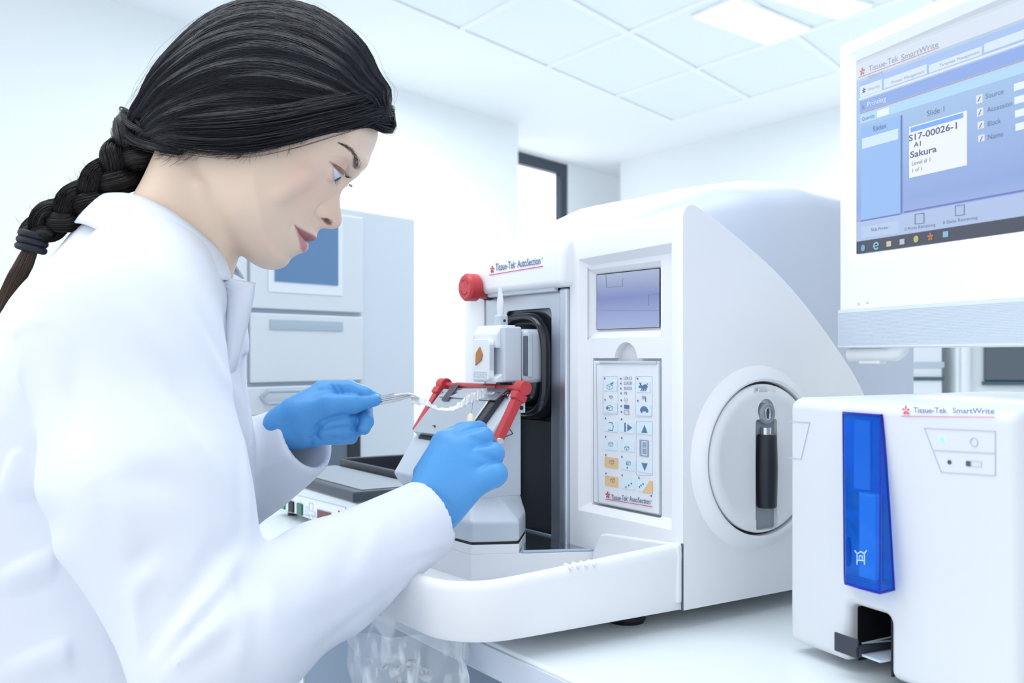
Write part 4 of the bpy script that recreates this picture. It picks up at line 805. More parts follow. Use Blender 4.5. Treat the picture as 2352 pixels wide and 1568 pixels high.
# ------------------------------------------------------------------ head and neck
hx, hy, hz = (-.22, -.09, -.21), (.135, .09, .185), .00098
Fd = Field(hx, hy, hz); gx = Fd.X.ravel(); gz = Fd.Z.ravel()
real = [(866, 300), (862, 325), (851, 352), (838, 378), (826, 399), (812, 411), (797, 421), (787, 434), (782, 448), (781, 464), (783, 480), (785, 495), (785.5, 507), (782, 517), (774, 523.5), (761, 526), (749, 524.5), (738, 525), (731, 531), (728, 540), (727, 547), (721, 552.5), (711, 554.5), (706, 556.5), (708, 562), (706.5, 571), (699, 578.5), (687, 582.5), (675, 587), (666, 593), (660, 603), (651, 611), (638, 616), (622, 617.5), (603, 614), (586, 606), (570, 595), (556, 584), (544, 574), (520, 560)]
skull = [(500, 540), (470, 500), (440, 440), (420, 380), (405, 320), (408, 250), (428, 190), (470, 130), (530, 85), (600, 62), (670, 66), (735, 98), (788, 150), (826, 206), (852, 256)]
base = [(866, 300), (862, 325), (850, 352), (834, 378), (815, 402), (794, 424), (775, 446), (758, 470), (741, 494), (728, 514), (718, 530), (711, 545), (701, 562), (688, 575), (674, 587), (665, 594), (660, 603), (651, 611), (638, 616), (622, 617.5), (603, 614), (586, 606), (570, 595), (556, 584), (544, 574), (520, 560)]
Sb = poly_sdf(hp2(base+skull, 3), gx, gz); Sr = poly_sdf(hp2(real+skull, 3), gx, gz)
y = Fd.Y; Wd, Dd = .0745, .115
def g2(px, py, s): p = HP(px, py); return np.exp(-((gx[:, None]-p.x)**2+(gz[None, :]-p.z)**2)/(2*s*s))
MF_ = (1.0*g2(600, 140, .055)+1.3*g2(705, 548, .018)+.9*g2(645, 600, .022)+.35*g2(740, 480, .022)).astype(np.float32)
u = np.minimum(np.abs(y)/Wd, .9999); rec = Dd*(1-(1-u**2.25)**(1/2.25))
xx = Fd.X; zz = Fd.Z
Fd.F = np.minimum(Sb[:, None, :]+rec*(1.0+MF_[:, None, :]), 1).astype(np.float32)
Fd.F = np.where(np.abs(y) > Wd, np.maximum(Fd.F, np.abs(y)-Wd+.0), Fd.F)
# the midline relief (nose, lips) as a ridge of varying roundness
R2 = .0105+.075*g2(845, 345, .022)-.0055*g2(786, 446, .010)-.0035*g2(783, 470, .009)-.000*g2(780, 505, .009)+.006*g2(712, 556, .011)+.010*g2(650, 606, .018)
R2 = np.maximum(R2, .0046).astype(np.float32)
Fr_ = Sr[:, None, :]+(y*y)/(2*R2[:, None, :])
Fd.F = smin(Fd.F, Fr_.astype(np.float32), np.float32(.006)); del Fr_
def _unused(px, py, l, r, k, add=True, r2=None):
    p = HP(px, py, l)
    (Fd.add if add else Fd.cut)(p, p, r, r, k)
for s in (-1, 1):
    Fd.add(HP(690, 400, s*.047), HP(640, 440, s*.052), .016, .014, .02)             # cheekbones
    Fd.add(HP(828, 372, s*.016), HP(812, 352, s*.036), .007, .006, .014)             # brow bone
    Fd.cut(HP(796, 408, s*.017), HP(786, 402, s*.026), .0055, .006, .012)             # inner socket
    Fd.cut(HP(787, 384, s*.045), HP(787, 384, s*.045), .004, .004, .012)
v0_, f0_ = nets(np.ascontiguousarray(Fd.F[::2, ::2, ::2]), Fd.lo, hz*2)
bv0 = BVHTree.FromPolygons([tuple(p) for p in v0_], [tuple(q) for q in f0_.tolist()]); cl0 = HF.Mi @ Vector((0, 0, 1.2))
def SF(px, py, s=-1, dep=0.0):
    """the point of the skin seen at a picture point, dep below it, on her right (s=-1) or mirrored on her left"""
    d = (HF.Mi.to_3x3() @ Vector(((px-1176)/FP, 1, (815-py)/FP))).normalized(); r = bv0.ray_cast(cl0, d); n_ = r[1].normalized(); n_ = n_ if n_.dot(d) < 0 else -n_
    p = r[0]-n_*dep; return Vector((p.x, p.y if s < 0 else -p.y, p.z))
for s in (-1, 1):
    Fd.add(SF(742, 497, s, .0042), SF(735, 492, s, .0052), .0060, .0056, .005)       # nose wings
for s in (-1, 1):
    q = [SF(737, 471, s), SF(727, 482, s), SF(725, 493, s), SF(729, 505, s), SF(735, 514, s)]
    for a, b in zip(q, q[1:]): Fd.cut(a, b, .0004, .0006, .0042)
    Fd.add(SF(693, 549, s, .0028), SF(700, 565, s, .0034), .0034, .0050, .006)       # lower lip body
    Fd.add(SF(697, 529, s, .0024), SF(716, 542, s, .0030), .0026, .0042, .005)       # upper lip body
EC = HP(765, 392, -.031); ER = .0118
def eyel(s): return Vector((EC.x, s*.031, EC.z))
A_ = HP(765.5, 382, -.04); Uq = HP(783.5, 403, -.036)-A_; Lq = HP(768.0, 414, -.036)-A_
ua = math.atan2(Uq.z, Uq.x); la = math.atan2(Lq.z, Lq.x)
for s in (-1, 1):
    c = eyel(s); Fd.add(c, c, ER+.0016, ER+.0016, .005)
    w_ = Fd.sub([c], .022); x, yy, z = Fd.xyz(w_)
    dU = (x-A_.x)*(-math.sin(ua))+(z-A_.z)*math.cos(ua); dL = -((x-A_.x)*(-math.sin(la))+(z-A_.z)*math.cos(la))
    wedge = np.maximum(np.maximum(dU, dL), np.abs(yy-s*.031)-.0145)                  # <0 inside the slit
    arch = wedge+.0
    d = np.sqrt((x-c.x)**2+(yy-c.y)**2+(z-c.z)**2)
    shellc = np.maximum(arch, (ER-.0012)-d)
    Fd.F[w_] = smax(Fd.F[w_], -shellc.astype(np.float32), np.float32(.0012))
    # crease above the upper lid
    q = [SF(757, 362, s), SF(776, 362, s), SF(792, 368, s), SF(799, 380, s), SF(795, 399, s)]
    for a, b in zip(q, q[1:]): Fd.cut(a, b, .0003, .0003, .0030)
    q = [SF(755, 373, s), SF(757, 392, s), SF(758, 410, s), SF(764, 419, s)]
    for a, b in zip(q, q[1:]): Fd.cut(a, b, .0002, .0002, .0024)
    # nostril
    Fd.cut(SF(743, 503, s), SF(757, 511, s), .0019, .0033, .0012); Fd.cut(SF(752, 508, s, .001), SF(754, 500, s, .007), .0028, .0018, .0010)
    # mouth line
    q = [SF(677, 517, s), SF(685, 527, s), SF(695, 539, s), SF(703, 550, s), HP(708, 556, 0)]
    for a, b in zip(q, q[1:]): Fd.cut(a, b, .0005, .0007, .0030)
    Fd.cut(SF(672, 516, s), SF(668, 524, s), .0004, .0003, .007)
# neck
nk = Field(hx, hy, hz); nk.X, nk.Y, nk.Z = Fd.X, Fd.Y, Fd.Z; nk.F = np.full(Fd.F.shape, 1.0, np.float32); nk.n = Fd.n
nk.add(HP(455, 395), HP(395, 560), .050, .056, .01); nk.add(HP(395, 560), HP(350, 760), .057, .070, .03)
nk.add(HP(500, 470, -.012), HP(440, 620), .036, .040, .02); nk.add(HP(500, 470, .012), HP(440, 620), .036, .040, .02)
for s in (-1, 1): nk.add(HP(470, 430, s*.042), HP(508, 640, s*.012), .012, .009, .012)
Fd.F = smin(Fd.F, nk.F, np.float32(.011)); del nk
for s in (-1, 1): Fd.cut(HP(505, 500, s*.062), HP(548, 590, s*.030), .002, .003, .014)
v, f = Fd.mesh(2)
Mh = np.array(HF.M); vw = v@Mh[:3, :3].T+Mh[:3, 3]
me = npmesh('person', vw, f)
# real colours of lips, cheek, lids, brow; nostril and mouth-line shade painted in
def project(vw): return 1176+FP*vw[:, 0]/vw[:, 1], 815-FP*(vw[:, 2]-1.2)/vw[:, 1]
vm = v.copy(); vm[:, 1] = -np.abs(vm[:, 1]); vmw = vm@Mh[:3, :3].T+Mh[:3, 3]; PX, PY = project(vmw)
def soft(poly, s):
    d = np.full(len(PX), 1e9); ins = np.zeros(len(PX), bool); n = len(poly)
    for i in range(n):
        (x0, y0), (x1, y1) = poly[i], poly[(i+1) % n]; ex, ey = x1-x0, y1-y0; t = np.clip(((PX-x0)*ex+(PY-y0)*ey)/(ex*ex+ey*ey), 0, 1)
        d = np.minimum(d, np.hypot(PX-x0-t*ex, PY-y0-t*ey)); c = (y0 > PY) != (y1 > PY); ins ^= c & (PX < (x1-x0)*(PY-y0)/((y1-y0) if y1 != y0 else 1e-9)+x0)
    return np.clip(.5-np.where(ins, -d, d)/s, 0, 1)[:, None]
skin = np.tile(np.array([.77, .605, .475]), (len(v), 1))
def mix(m, c): global skin; skin = skin*(1-m)+np.array(c)*m
def blob(px, py, r): return np.exp(-((PX-px)**2+(PY-py)**2)/(2*r*r))[:, None]
front = (v[:, 0] > HP(640, 400).x)[:, None]
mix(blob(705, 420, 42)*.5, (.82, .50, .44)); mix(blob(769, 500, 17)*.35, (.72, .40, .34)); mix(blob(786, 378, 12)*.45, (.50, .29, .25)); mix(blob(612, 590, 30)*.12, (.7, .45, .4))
near = (np.abs(v[:, 1]) < .040)[:, None]
mix(soft([(678, 518), (690, 524), (703, 531), (717, 538), (728, 545), (731, 549), (722, 555), (710, 560), (703, 553), (694, 543), (684, 530)], 6)*near, (.36, .14, .16))
mix(soft([(678, 518), (684, 530), (694, 543), (702, 553), (708, 560), (712, 566), (708, 576), (697, 581), (690, 570), (687, 553), (682, 535)], 6)*near, (.54, .25, .27))
mix(soft([(677, 516), (690, 534), (703, 551), (710, 558), (700, 552), (688, 538)], 4)*near, (.16, .03, .04))  # shade of the crease between the lips, put into the skin colour
mix(soft([(737, 500), (748, 501), (758, 506), (762, 512), (761, 517), (752, 516), (744, 510)], 5)*.9, (.16, .05, .045))  # dark inside of the nostril painted on as shade
mix(soft([(756, 370), (772, 377), (785, 389), (792, 398), (789, 404), (780, 397), (768, 386)], 5)*.9, (.16, .07, .06))
mix(soft([(765, 386), (770, 402), (768, 418), (764, 416), (762, 400)], 4)*.5, (.50, .25, .22))
ca = me.color_attributes.new('tone', 'FLOAT_COLOR', 'POINT'); ca.data.foreach_set('color', np.concatenate([skin, np.ones((len(v), 1))], 1).astype(np.float32).ravel())
skm = bpy.data.materials.new('skin'); skm.use_nodes = True; nt = skm.node_tree; b = nt.nodes['Principled BSDF']; at = nt.nodes.new('ShaderNodeAttribute'); at.attribute_name = 'tone'
nt.links.new(at.outputs[0], b.inputs['Base Color']); b.inputs['Roughness'].default_value = .42; b.inputs['Specular IOR Level'].default_value = .4
b.inputs['Subsurface Weight'].default_value = .25; b.inputs['Subsurface Radius'].default_value = (1, .4, .25); b.inputs['Subsurface Scale'].default_value = .006
no = nt.nodes.new('ShaderNodeTexNoise'); no.inputs['Scale'].default_value = 900; bp = nt.nodes.new('ShaderNodeBump'); bp.inputs['Strength'].default_value = .08; bp.inputs['Distance'].default_value = .001
nt.links.new(no.outputs[0], bp.inputs['Height']); nt.links.new(bp.outputs[0], b.inputs['Normal'])
person = finish(me, 'person', skm, fix=False)
tag(person, 'dark haired person with a long braid in white coat, bending over the sectioning machine', 'person')
bvh = BVHTree.FromPolygons([tuple(p) for p in vw], [tuple(q) for q in f.tolist()])
def hit(px, py, off=0):
    d = Vector(((px-1176)/FP, 1, (815-py)/FP)).normalized(); r = bvh.ray_cast(Vector((0, 0, 1.2)), d)
    return (r[0]+r[1].normalized()*off) if r[0] is not None else None
# eyes
eyem = bpy.data.materials.new('eye'); eyem.use_nodes = True; nt = eyem.node_tree; b = nt.nodes['Principled BSDF']; tc = nt.nodes.new('ShaderNodeTexCoord'); sp = nt.nodes.new('ShaderNodeSeparateXYZ'); rp_ = nt.nodes.new('ShaderNodeValToRGB'); mr = nt.nodes.new('ShaderNodeMapRange')
mr.inputs['From Min'].default_value = .0; mr.inputs['From Max'].default_value = ER; nt.links.new(tc.outputs['Object'], sp.inputs[0]); nt.links.new(sp.outputs['X'], mr.inputs[0]); nt.links.new(mr.outputs[0], rp_.inputs[0]); nt.links.new(rp_.outputs[0], b.inputs['Base Color'])
el = rp_.color_ramp.elements; el[0].position = .86; el[0].color = (.52, .60, .70, 1); el[1].position = .885; el[1].color = (.03, .018, .012, 1); e = el.new(.95); e.color = (.06, .03, .02, 1); e = el.new(.965); e.color = (.003, .003, .003, 1)
b.inputs['Roughness'].default_value = .08; b.inputs['Coat Weight'].default_value = 1; b.inputs['Coat Roughness'].default_value = .02
for s in (-1, 1):
    m = MB(); n = 32
    def ef(i, j):
        a = math.pi*i; q = 2*math.pi*j*(n-1)/n; r = ER*(1+.045*max(0, math.cos(a)-.86)/.14)
        return (r*math.cos(a), r*math.sin(a)*math.cos(q), r*math.sin(a)*math.sin(q))
    eb_ = m.grid(ef, 40, n, True).build('eyeball', eyem, person)
    gz_ = (HF.w(HP(794, 446, s*.030))-HF.w(eyel(s))).normalized()
    eb_.matrix_world = Matrix.Translation(HF.w(eyel(s))) @ gz_.to_track_quat('X', 'Z').to_matrix().to_4x4()
# ------------------------------------------------------------------ thin strands, many at once
def strands(paths, r0, n=3, taper=True):
    """paths: K x M x 3 array -> triangular tubes"""
    K, Mm, _ = paths.shape; t = np.gradient(paths, axis=1); t /= np.linalg.norm(t, axis=2, keepdims=True)+1e-12
    up = np.array([.31, .22, .92]); u = np.cross(t, up); u /= np.linalg.norm(u, axis=2, keepdims=True)+1e-12; q = np.cross(t, u)
    pr = np.ones(Mm)
    if taper: s = np.linspace(0, 1, Mm); pr = np.minimum(1, np.minimum(s*12+.15, (1-s)*6+.08))
    r = np.asarray(r0).reshape(-1, 1, 1)*pr[None, :, None]
    V = np.stack([paths+r*(math.cos(2*math.pi*k/n)*u+math.sin(2*math.pi*k/n)*q) for k in range(n)], 2)     # K M n 3
    idx = np.arange(K*Mm*n).reshape(K, Mm, n); f = []
    for k in range(n): f.append(np.stack([idx[:, :-1, k], idx[:, :-1, (k+1) % n], idx[:, 1:, (k+1) % n], idx[:, 1:, k]], -1).reshape(-1, 4))
    return V.reshape(-1, 3), np.concatenate(f)
def merge(parts):
    vs_ = []; fs = []; o = 0
    for v, f in parts: vs_.append(v); fs.append(f+o); o += len(v)
    return np.concatenate(vs_), np.concatenate(fs)
hairm = mat('dark_hair', (.0055, .0065, .012), .34, spec=.5); hairb = mat('brown_black_hair', (.010, .008, .008), .38, spec=.45)
# eyebrow and lashes lie on the skin
br_ = []
def onskin(pts, off=.0004):
    o = [hit(*p, off) for p in pts]; return o if all(q is not None for q in o) else None
bc_ = [(779, 328), (792, 334), (806, 343), (816, 356), (820, 371), (815, 386)]; bwid = [2, 4, 6, 8, 11, 12]
for k in range(330):
    t = rng.random()**.8*(len(bc_)-1.001); i = int(t); u_ = t-i; c = np.array(bc_[i])*(1-u_)+np.array(bc_[i+1])*u_; wv = bwid[i]*(1-u_)+bwid[i+1]*u_
    d = np.array(bc_[i])-np.array(bc_[i+1]); d = d/np.linalg.norm(d); n_ = np.array([-d[1], d[0]]); c = c+n_*wv*np.clip(rng.normal(0, .36), -.9, .9); L = rng.uniform(6, 12)
    dd = d+n_*rng.uniform(-.3, .1) ; q = onskin([tuple(c+dd*L*s) for s in (-.3, 0, .3, .7)])
    if q: br_.append(np.array([tuple(p) for p in q]))
v_, f_ = strands(np.array(br_), .00010); o = finish(npmesh('eyebrow', v_, f_), 'eyebrow', mat('brow_hair', (.07, .052, .052), .7), person, fix=False)
for nm_, s in (('eyelashes', -1), ('eyelashes', 1)):
    L_s = []
    for k in range(46):
        t = k/45; a = HP(768, 381, -.04)+(HP(790, 402, -.036)-HP(768, 381, -.04))*t; lat = s*(.0415-.013*t-.0*t)
        c = eyel(s); rt = Vector((a.x, lat, a.z)); rt = c+(rt-c).normalized()*(ER+.0018); L = .0012+.0078*t**1.3
        d = Vector((math.cos(-.75+rng.normal()*.12), s*.25*(1-t)+rng.normal()*.05-.1*s*t, math.sin(-.75+rng.normal()*.12))); L_s.append([tuple(HF.w(rt+d*L*q+Vector((.0006, 0, .0014))*(4*q*q*L/.008)*.8)) for q in (0, .33, .66, 1)])
    for k in range(5):
        t = k/4; a = A_+Lq*(.9+.2*t); rt = Vector((a.x, s*(.0405-.010*t), a.z)); c = eyel(s); rt = c+(rt-c).normalized()*(ER+.0008); d = Vector((.5, s*.2, -.85)); L_s.append([tuple(HF.w(rt+d*.0032*q)) for q in (0, .33, .66, 1)])
    v_, f_ = strands(np.array(L_s), .00016); finish(npmesh(nm_, v_, f_), nm_, hairm, person, fix=False)
# ------------------------------------------------------------------ hair
top = [(903, 302), (904, 272), (893, 240), (893, 210), (868, 172), (842, 118), (795, 68), (728, 26), (640, 5), (560, 14), (485, 48), (420, 104), (378, 150), (350, 190), (330, 222), (312, 248), (298, 275), (292, 310)]
bot = [(868, 290), (850, 283), (826, 282), (792, 290), (745, 303), (700, 321), (655, 340), (612, 352), (565, 357), (520, 357), (475, 354), (430, 347), (395, 342), (372, 338), (352, 335), (336, 333), (318, 332), (306, 330)]
wid = [.020, .034, .047, .058, .066, .0735, .0785, .0815, .083, .0835, .083, .081, .076, .068, .058, .046, .034, .024]
NT = 120
Tc = np.array([tuple(p)[:3] for p in crom([(HP(*q).x, HP(*q).z, w_) for q, w_ in zip(top, wid)], 7)]); Bc = np.array([tuple(p)[:3] for p in crom([(HP(q[0], q[1], -.05*min(1, i/4)).x, HP(q[0], q[1], -.05*min(1, i/4)).z, 0) for i, q in enumerate(bot)], 7)])
def cappt(t, s, out=0.0):
    """t 0..1 from brow to nape, s -1..1 across the head; arrays allowed; returns head-frame points"""
    t = np.asarray(t, float); s = np.asarray(s, float); k = np.clip(t, 0, 1)*(len(Tc)-1); i = np.minimum(k.astype(int), len(Tc)-2); q = (k-i)[..., None]
    T = Tc[i]*(1-q)+Tc[i+1]*q; Bq = Bc[i]*(1-q)+Bc[i+1]*q; a = np.abs(s)*math.pi/2
    g = (1-np.cos(a)**1.0)[..., None]; P2 = T[..., :2]*(1-g)+Bq[..., :2]*g; W_ = T[..., 2]; lat = np.sign(s)*W_*np.sin(a)**.85
    lat = lat*(1-.10*np.abs(s)**3)
    cen = (T[..., :2]+Bq[..., :2])/2*0+np.array([HP(620, 260).x, HP(620, 260).z]); dv = P2-cen; dv /= np.linalg.norm(dv, axis=-1, keepdims=True)+1e-9
    o = np.asarray(out)[..., None] if np.ndim(out) else out
    P2 = P2+dv*o*np.cos(a)[..., None]; lat = lat+np.sign(s)*(np.asarray(out))*np.sin(a)
    return np.stack([P2[..., 0], lat, P2[..., 1]], -1)
NS = 260
tt = np.linspace(0, 1, NT)[:, None]+0*np.linspace(-1, 1, NS)[None]; ss = 0*tt+np.linspace(-1, 1, NS)[None]
def lumps(t, s): return .0011*np.sin(38*s+5*np.sin(3*t+1))+.0008*np.sin(90*s+9*t)+.0016*np.sin(17*s-6*t+2)*t
capv = cappt(tt, ss, lumps(tt, ss)*np.minimum(1, tt*6)-.0012).reshape(-1, 3)
idx = np.arange(NT*NS).reshape(NT, NS); capf = np.stack([idx[:-1, :-1], idx[1:, :-1], idx[1:, 1:], idx[:-1, 1:]], -1).reshape(-1, 4)
K = 9000; M_ = 20
s0 = -1+2*rng.random(K); s0[:6800] = -1+1.05*rng.random(6800)
t0 = rng.random(K)*.5*(rng.random(K) < .6); t1 = t0+rng.uniform(.35, .8, K); t1 = np.minimum(t1, 1)
tl = t0[:, None]+(t1-t0)[:, None]*np.linspace(0, 1, M_)[None]
drift = rng.normal(0, .05, K)[:, None]*(tl-t0[:, None])+.012*np.sin(tl*rng.uniform(4, 14, K)[:, None]+rng.uniform(0, 6, K)[:, None])
sl_ = np.clip(s0[:, None]+drift, -1, 1)
ov = lumps(tl, sl_)*np.minimum(1, tl*6)+rng.uniform(-.0006, .0016, K)[:, None]*np.sin(np.pi*np.linspace(0, 1, M_))[None]
sp_ = cappt(tl, sl_, ov); sv, sf = strands(sp_@Mh[:3, :3].T+Mh[:3, 3], rng.uniform(.00018, .00042, K))
# swept locks on top of the forehead, crossing the main flow
locks = []
def lock(pts, n, r, spread, lay=.003, hl=None, both=False):
    """a bundle of strands through picture points held at lateral distances"""
    c = np.array([tuple(HP(*p)) for p in pts]); c = np.array([tuple(p) for p in crom([tuple(q) for q in c], 6)])
    for k in range(n):
        o1 = rng.normal(0, 1, 3)*spread; o2 = rng.normal(0, 1, 3)*spread; e = np.linspace(0, 1, len(c))[:, None]; w_ = (o1*(1-e)+o2*e)*(.5+np.sin(np.pi*e))
        p = c+w_; idx_ = np.linspace(0, len(p)-1, M_); p = np.stack([np.interp(idx_, np.arange(len(p)), p[:, j]) for j in range(3)], 1); locks.append(p@Mh[:3, :3].T+Mh[:3, 3])
for k in range(8):
    o_ = k*9
    lock([(898-k*2, 262-o_*.75, -.012), (868-k*4, 262-o_*.8, -.040), (815, 280-o_*.9, -.058), (740, 300-o_, -.073), (660, 322-o_*1.1, -.083), (580, 338-o_*1.2, -.086), (500, 342-o_*1.15, -.085), (420, 334-o_*.9, -.073), (350, 318-o_*.55, -.052), (312, 300-o_*.2, -.03)], 60, 0, .0034)
lock([(900, 246, -.006), (902, 270, -.010), (903, 290, -.012), (893, 298, -.014), (878, 299, -.020), (868, 293, -.024)], 160, 0, .0016)
for j in range(8):
    y0_ = 246+7.5*j; lock([(905-abs(j-4)*1.2, y0_-2, .004), (901, y0_+3, -.010), (882, y0_+4-.6*j, -.026), (850, 263+3.2*j, -.042), (812, 278+1.6*j, -.056), (775, 290+j, -.067), (730, 303, -.074)], 90, 0, .0015)
lock([(868, 288, -.026), (880, 262, -.028), (893, 235, -.020), (890, 215, -.010)], 60, 0, .0022)
lock([(345, 215, -.030), (322, 228, -.030), (311, 250, -.028), (325, 268, -.040), (355, 272, -.058)], 50, 0, .0016)
lock([(330, 300, -.05), (296, 285, -.030), (280, 256, -.012), (300, 262, -.02), (325, 290, -.05)], 60, 0, .0018)
lock([(420, 352, -.072), (360, 338, -.060), (310, 322, -.034), (284, 296, -.014), (282, 262, .0)], 110, 0, .0026)
lock([(300, 330, -.02), (288, 345, -.012), (276, 355, -.006)], 40, 0, .003)
lv_, lf_ = strands(np.array(locks), rng.uniform(.00012, .0003, len(locks)))
capw = capv@Mh[:3, :3].T+Mh[:3, 3]
V_, F_ = merge([(capw, capf), (sv, sf), (lv_, lf_)])
hair = finish(npmesh('hair', V_, F_), 'hair', hairm, person, fix=False); hair['label'] = 'glossy black hair swept back from the forehead'
# fine loose hairs at the temple, nape and outline
locks = []
for k in range(150):
    x0 = rng.uniform(560, 720); y0 = 357-(x0-560)*.26-rng.uniform(2, 16); L = rng.uniform(10, 48)*(1.6 if k % 19 == 0 else 1); an = rng.normal(2.45, .28)
    pts = [(x0+20, y0-8), (x0, y0), (x0+L*.5*math.cos(an), y0+L*.5*math.sin(an)), (x0+L*math.cos(an-.25), y0+L*math.sin(an+.2))]; q = [hit(*p, .0012) for p in pts]
    if all(w_ is not None for w_ in q): c = np.array([tuple(p) for p in crom([tuple(w_) for w_ in q], 8)]); idx_ = np.linspace(0, len(c)-1, M_); locks.append(np.stack([np.interp(idx_, np.arange(len(c)), c[:, j]) for j in range(3)], 1))
for k in range(260):
    x0 = rng.uniform(345, 560); y0 = 345+(x0-345)*.05-rng.uniform(0, 12); L = rng.uniform(8, 52)*(1-.5*(x0 > 450)); an = rng.normal(2.3, .4); q = [hit(x0+o_[0], y0+o_[1], .0013) for o_ in ((0, 0), (L*.5*math.cos(an), L*.5*math.sin(an)), (L*math.cos(an+.4), L*math.sin(an+.4)))]
    if all(w_ is not None for w_ in q): c = np.array([tuple(p) for p in crom([tuple(w_) for w_ in q], 8)]); idx_ = np.linspace(0, len(c)-1, M_); locks.append(np.stack([np.interp(idx_, np.arange(len(c)), c[:, j]) for j in range(3)], 1))
for k in range(240):
    i_ = rng.random(); b0 = [np.interp(i_, [0, .5, 1], [p, q, r]) for p, q, r in ((300, 200, 90), (360, 450, 520))]; an = rng.uniform(2.2, 5.4); L = rng.uniform(18, 75); ly = rng.uniform(-.02, .02)
    q = [HF.w(HP(b0[0]+L*t_*math.cos(an+t_*.9), b0[1]+L*t_*math.sin(an+t_*.9), ly)) for t_ in (0, .4, .7, 1)]; c = np.array([tuple(p) for p in crom([tuple(w_) for w_ in q], 8)]); idx_ = np.linspace(0, len(c)-1, M_); locks.append(np.stack([np.interp(idx_, np.arange(len(c)), c[:, j]) for j in range(3)], 1))
for k in range(70):
    t = rng.uniform(.02, .95); s = rng.uniform(-.5, .2); e = np.linspace(0, 1, M_); p = cappt(np.clip(t+e*.2, 0, 1), s+0*e, .001+.010*rng.random()*np.sin(np.pi*e*.8)); locks.append(p@Mh[:3, :3].T+Mh[:3, 3])
lv_, lf_ = strands(np.array(locks), .00011); finish(npmesh('loose_hair', lv_, lf_), 'loose_hair', hairm, person, fix=False)
# braid
bp_ = [(330, 318), (303, 350), (282, 385), (245, 418), (205, 450), (165, 482), (125, 503), (92, 522), (76, 548)]
bc3 = np.array([tuple(p) for p in crom([tuple(HP(*p, .004-.012*(i/8))) for i, p in enumerate(bp_)], 12)])
bw3 = np.interp(np.linspace(0, 1, len(bc3)), [0, .1, .35, .6, .85, 1], [.027, .0215, .0185, .0160, .0145, .0105])
tg = np.gradient(bc3, axis=0); tg /= np.linalg.norm(tg, axis=1, keepdims=True); lat = np.array([0, 1, 0.]); iu = np.cross(tg, lat); iu /= np.linalg.norm(iu, axis=1, keepdims=True); ou = np.cross(iu, tg)
bs = []; cores = []
e = np.linspace(0, 1, len(bc3)); ph0 = 2*math.pi*1.75*e**.95+.6
for k in range(3):
    ph = ph0+k*2*math.pi/3; c = bc3+iu*(bw3*.72*np.sin(ph))[:, None]+ou*(bw3*.50*np.sin(2*ph))[:, None]; rr = bw3*.70
    m = MB().tube([tuple(p) for p in c], [float(r) for r in rr*.9], 14); cores.append((np.array(m.v), np.array([q for q in m.f if len(q) == 4])))
    tgk = np.gradient(c, axis=0); tgk /= np.linalg.norm(tgk, axis=1, keepdims=True); a1 = np.cross(tgk, [.1, .9, .2]); a1 /= np.linalg.norm(a1, axis=1, keepdims=True); a2 = np.cross(tgk, a1)
    for j in range(420):
        an = rng.uniform(0, 6.283)+rng.normal(0, .5)*e; r_ = rr*(.88+.16*rng.random()+.05*np.sin(9*e+rng.uniform(0, 6))); p = c+(a1*np.cos(an)[:, None]+a2*np.sin(an)[:, None])*r_[:, None]
        i0 = rng.integers(0, len(p)//2); i1 = min(len(p)-1, i0+rng.integers(30, 80)); ii = np.linspace(i0, i1, 30); bs.append(np.stack([np.interp(ii, np.arange(len(p)), p[:, q]) for q in range(3)], 1))
for j in range(0):
    i0 = rng.integers(0, len(bc3)-14); p = bc3[i0:i0+14]+iu[i0:i0+14]*(rng.choice([-1, 1])*bw3[i0]*np.linspace(.9, 1.5, 14)*rng.uniform(.8, 1.25))[:, None]; ii = np.linspace(0, 13, 30); bs.append(np.stack([np.interp(ii, np.arange(14), p[:, q]) for q in range(3)], 1))
Bv, Bf = strands(np.array(bs), rng.uniform(.0002, .0004, len(bs))); V_, F_ = merge(cores+[(Bv, Bf)]); V_ = V_@Mh[:3, :3].T+Mh[:3, 3]
finish(npmesh('braid', V_, F_), 'braid', hairb, person, fix=False)
tie = [(78, 540), (74, 555), (71, 570)]; c = [HF.w(HP(*p, -.008)) for p in tie]; m = MB()
for q in c: 
    d = (c[2]-c[0]).normalized(); a1 = d.cross(Vector((0, 1, 0))).normalized(); a2 = d.cross(a1)
    m.tube([q+a1*.0128*math.cos(a)+a2*.0120*math.sin(a) for a in np.linspace(0, 6.283, 28)], .0042, 10)
m.build('hair_tie', mat('navy_hair_tie', (.006, .009, .018), .6), person)
tails = []; c0_ = np.array([tuple(HP(*p, -.008)) for p in ((72, 565), (52, 610), (30, 655), (8, 705), (-15, 760))])
c = np.array([tuple(p) for p in crom([tuple(q) for q in c0_], 8)]); wv = np.interp(np.linspace(0, 1, len(c)), [0, .3, .8, 1], [.009, .0135, .012, .004])
for j in range(900):
    a = rng.uniform(0, 6.283); r_ = math.sqrt(rng.random()); off = np.array([math.cos(a)*.95, math.sin(a)*.8, math.cos(a)*.35]); p = c+off*(r_*wv)[:, None]; ii = np.linspace(0, len(p)-1, M_); tails.append(np.stack([np.interp(ii, np.arange(len(p)), p[:, q]) for q in range(3)], 1))
tv_, tf_ = strands(np.array(tails)@Mh[:3, :3].T+Mh[:3, 3], .0004); finish(npmesh('braid_tail', tv_, tf_), 'braid_tail', mat('brown_hair_ends', (.06, .035, .022), .42), person, fix=False)
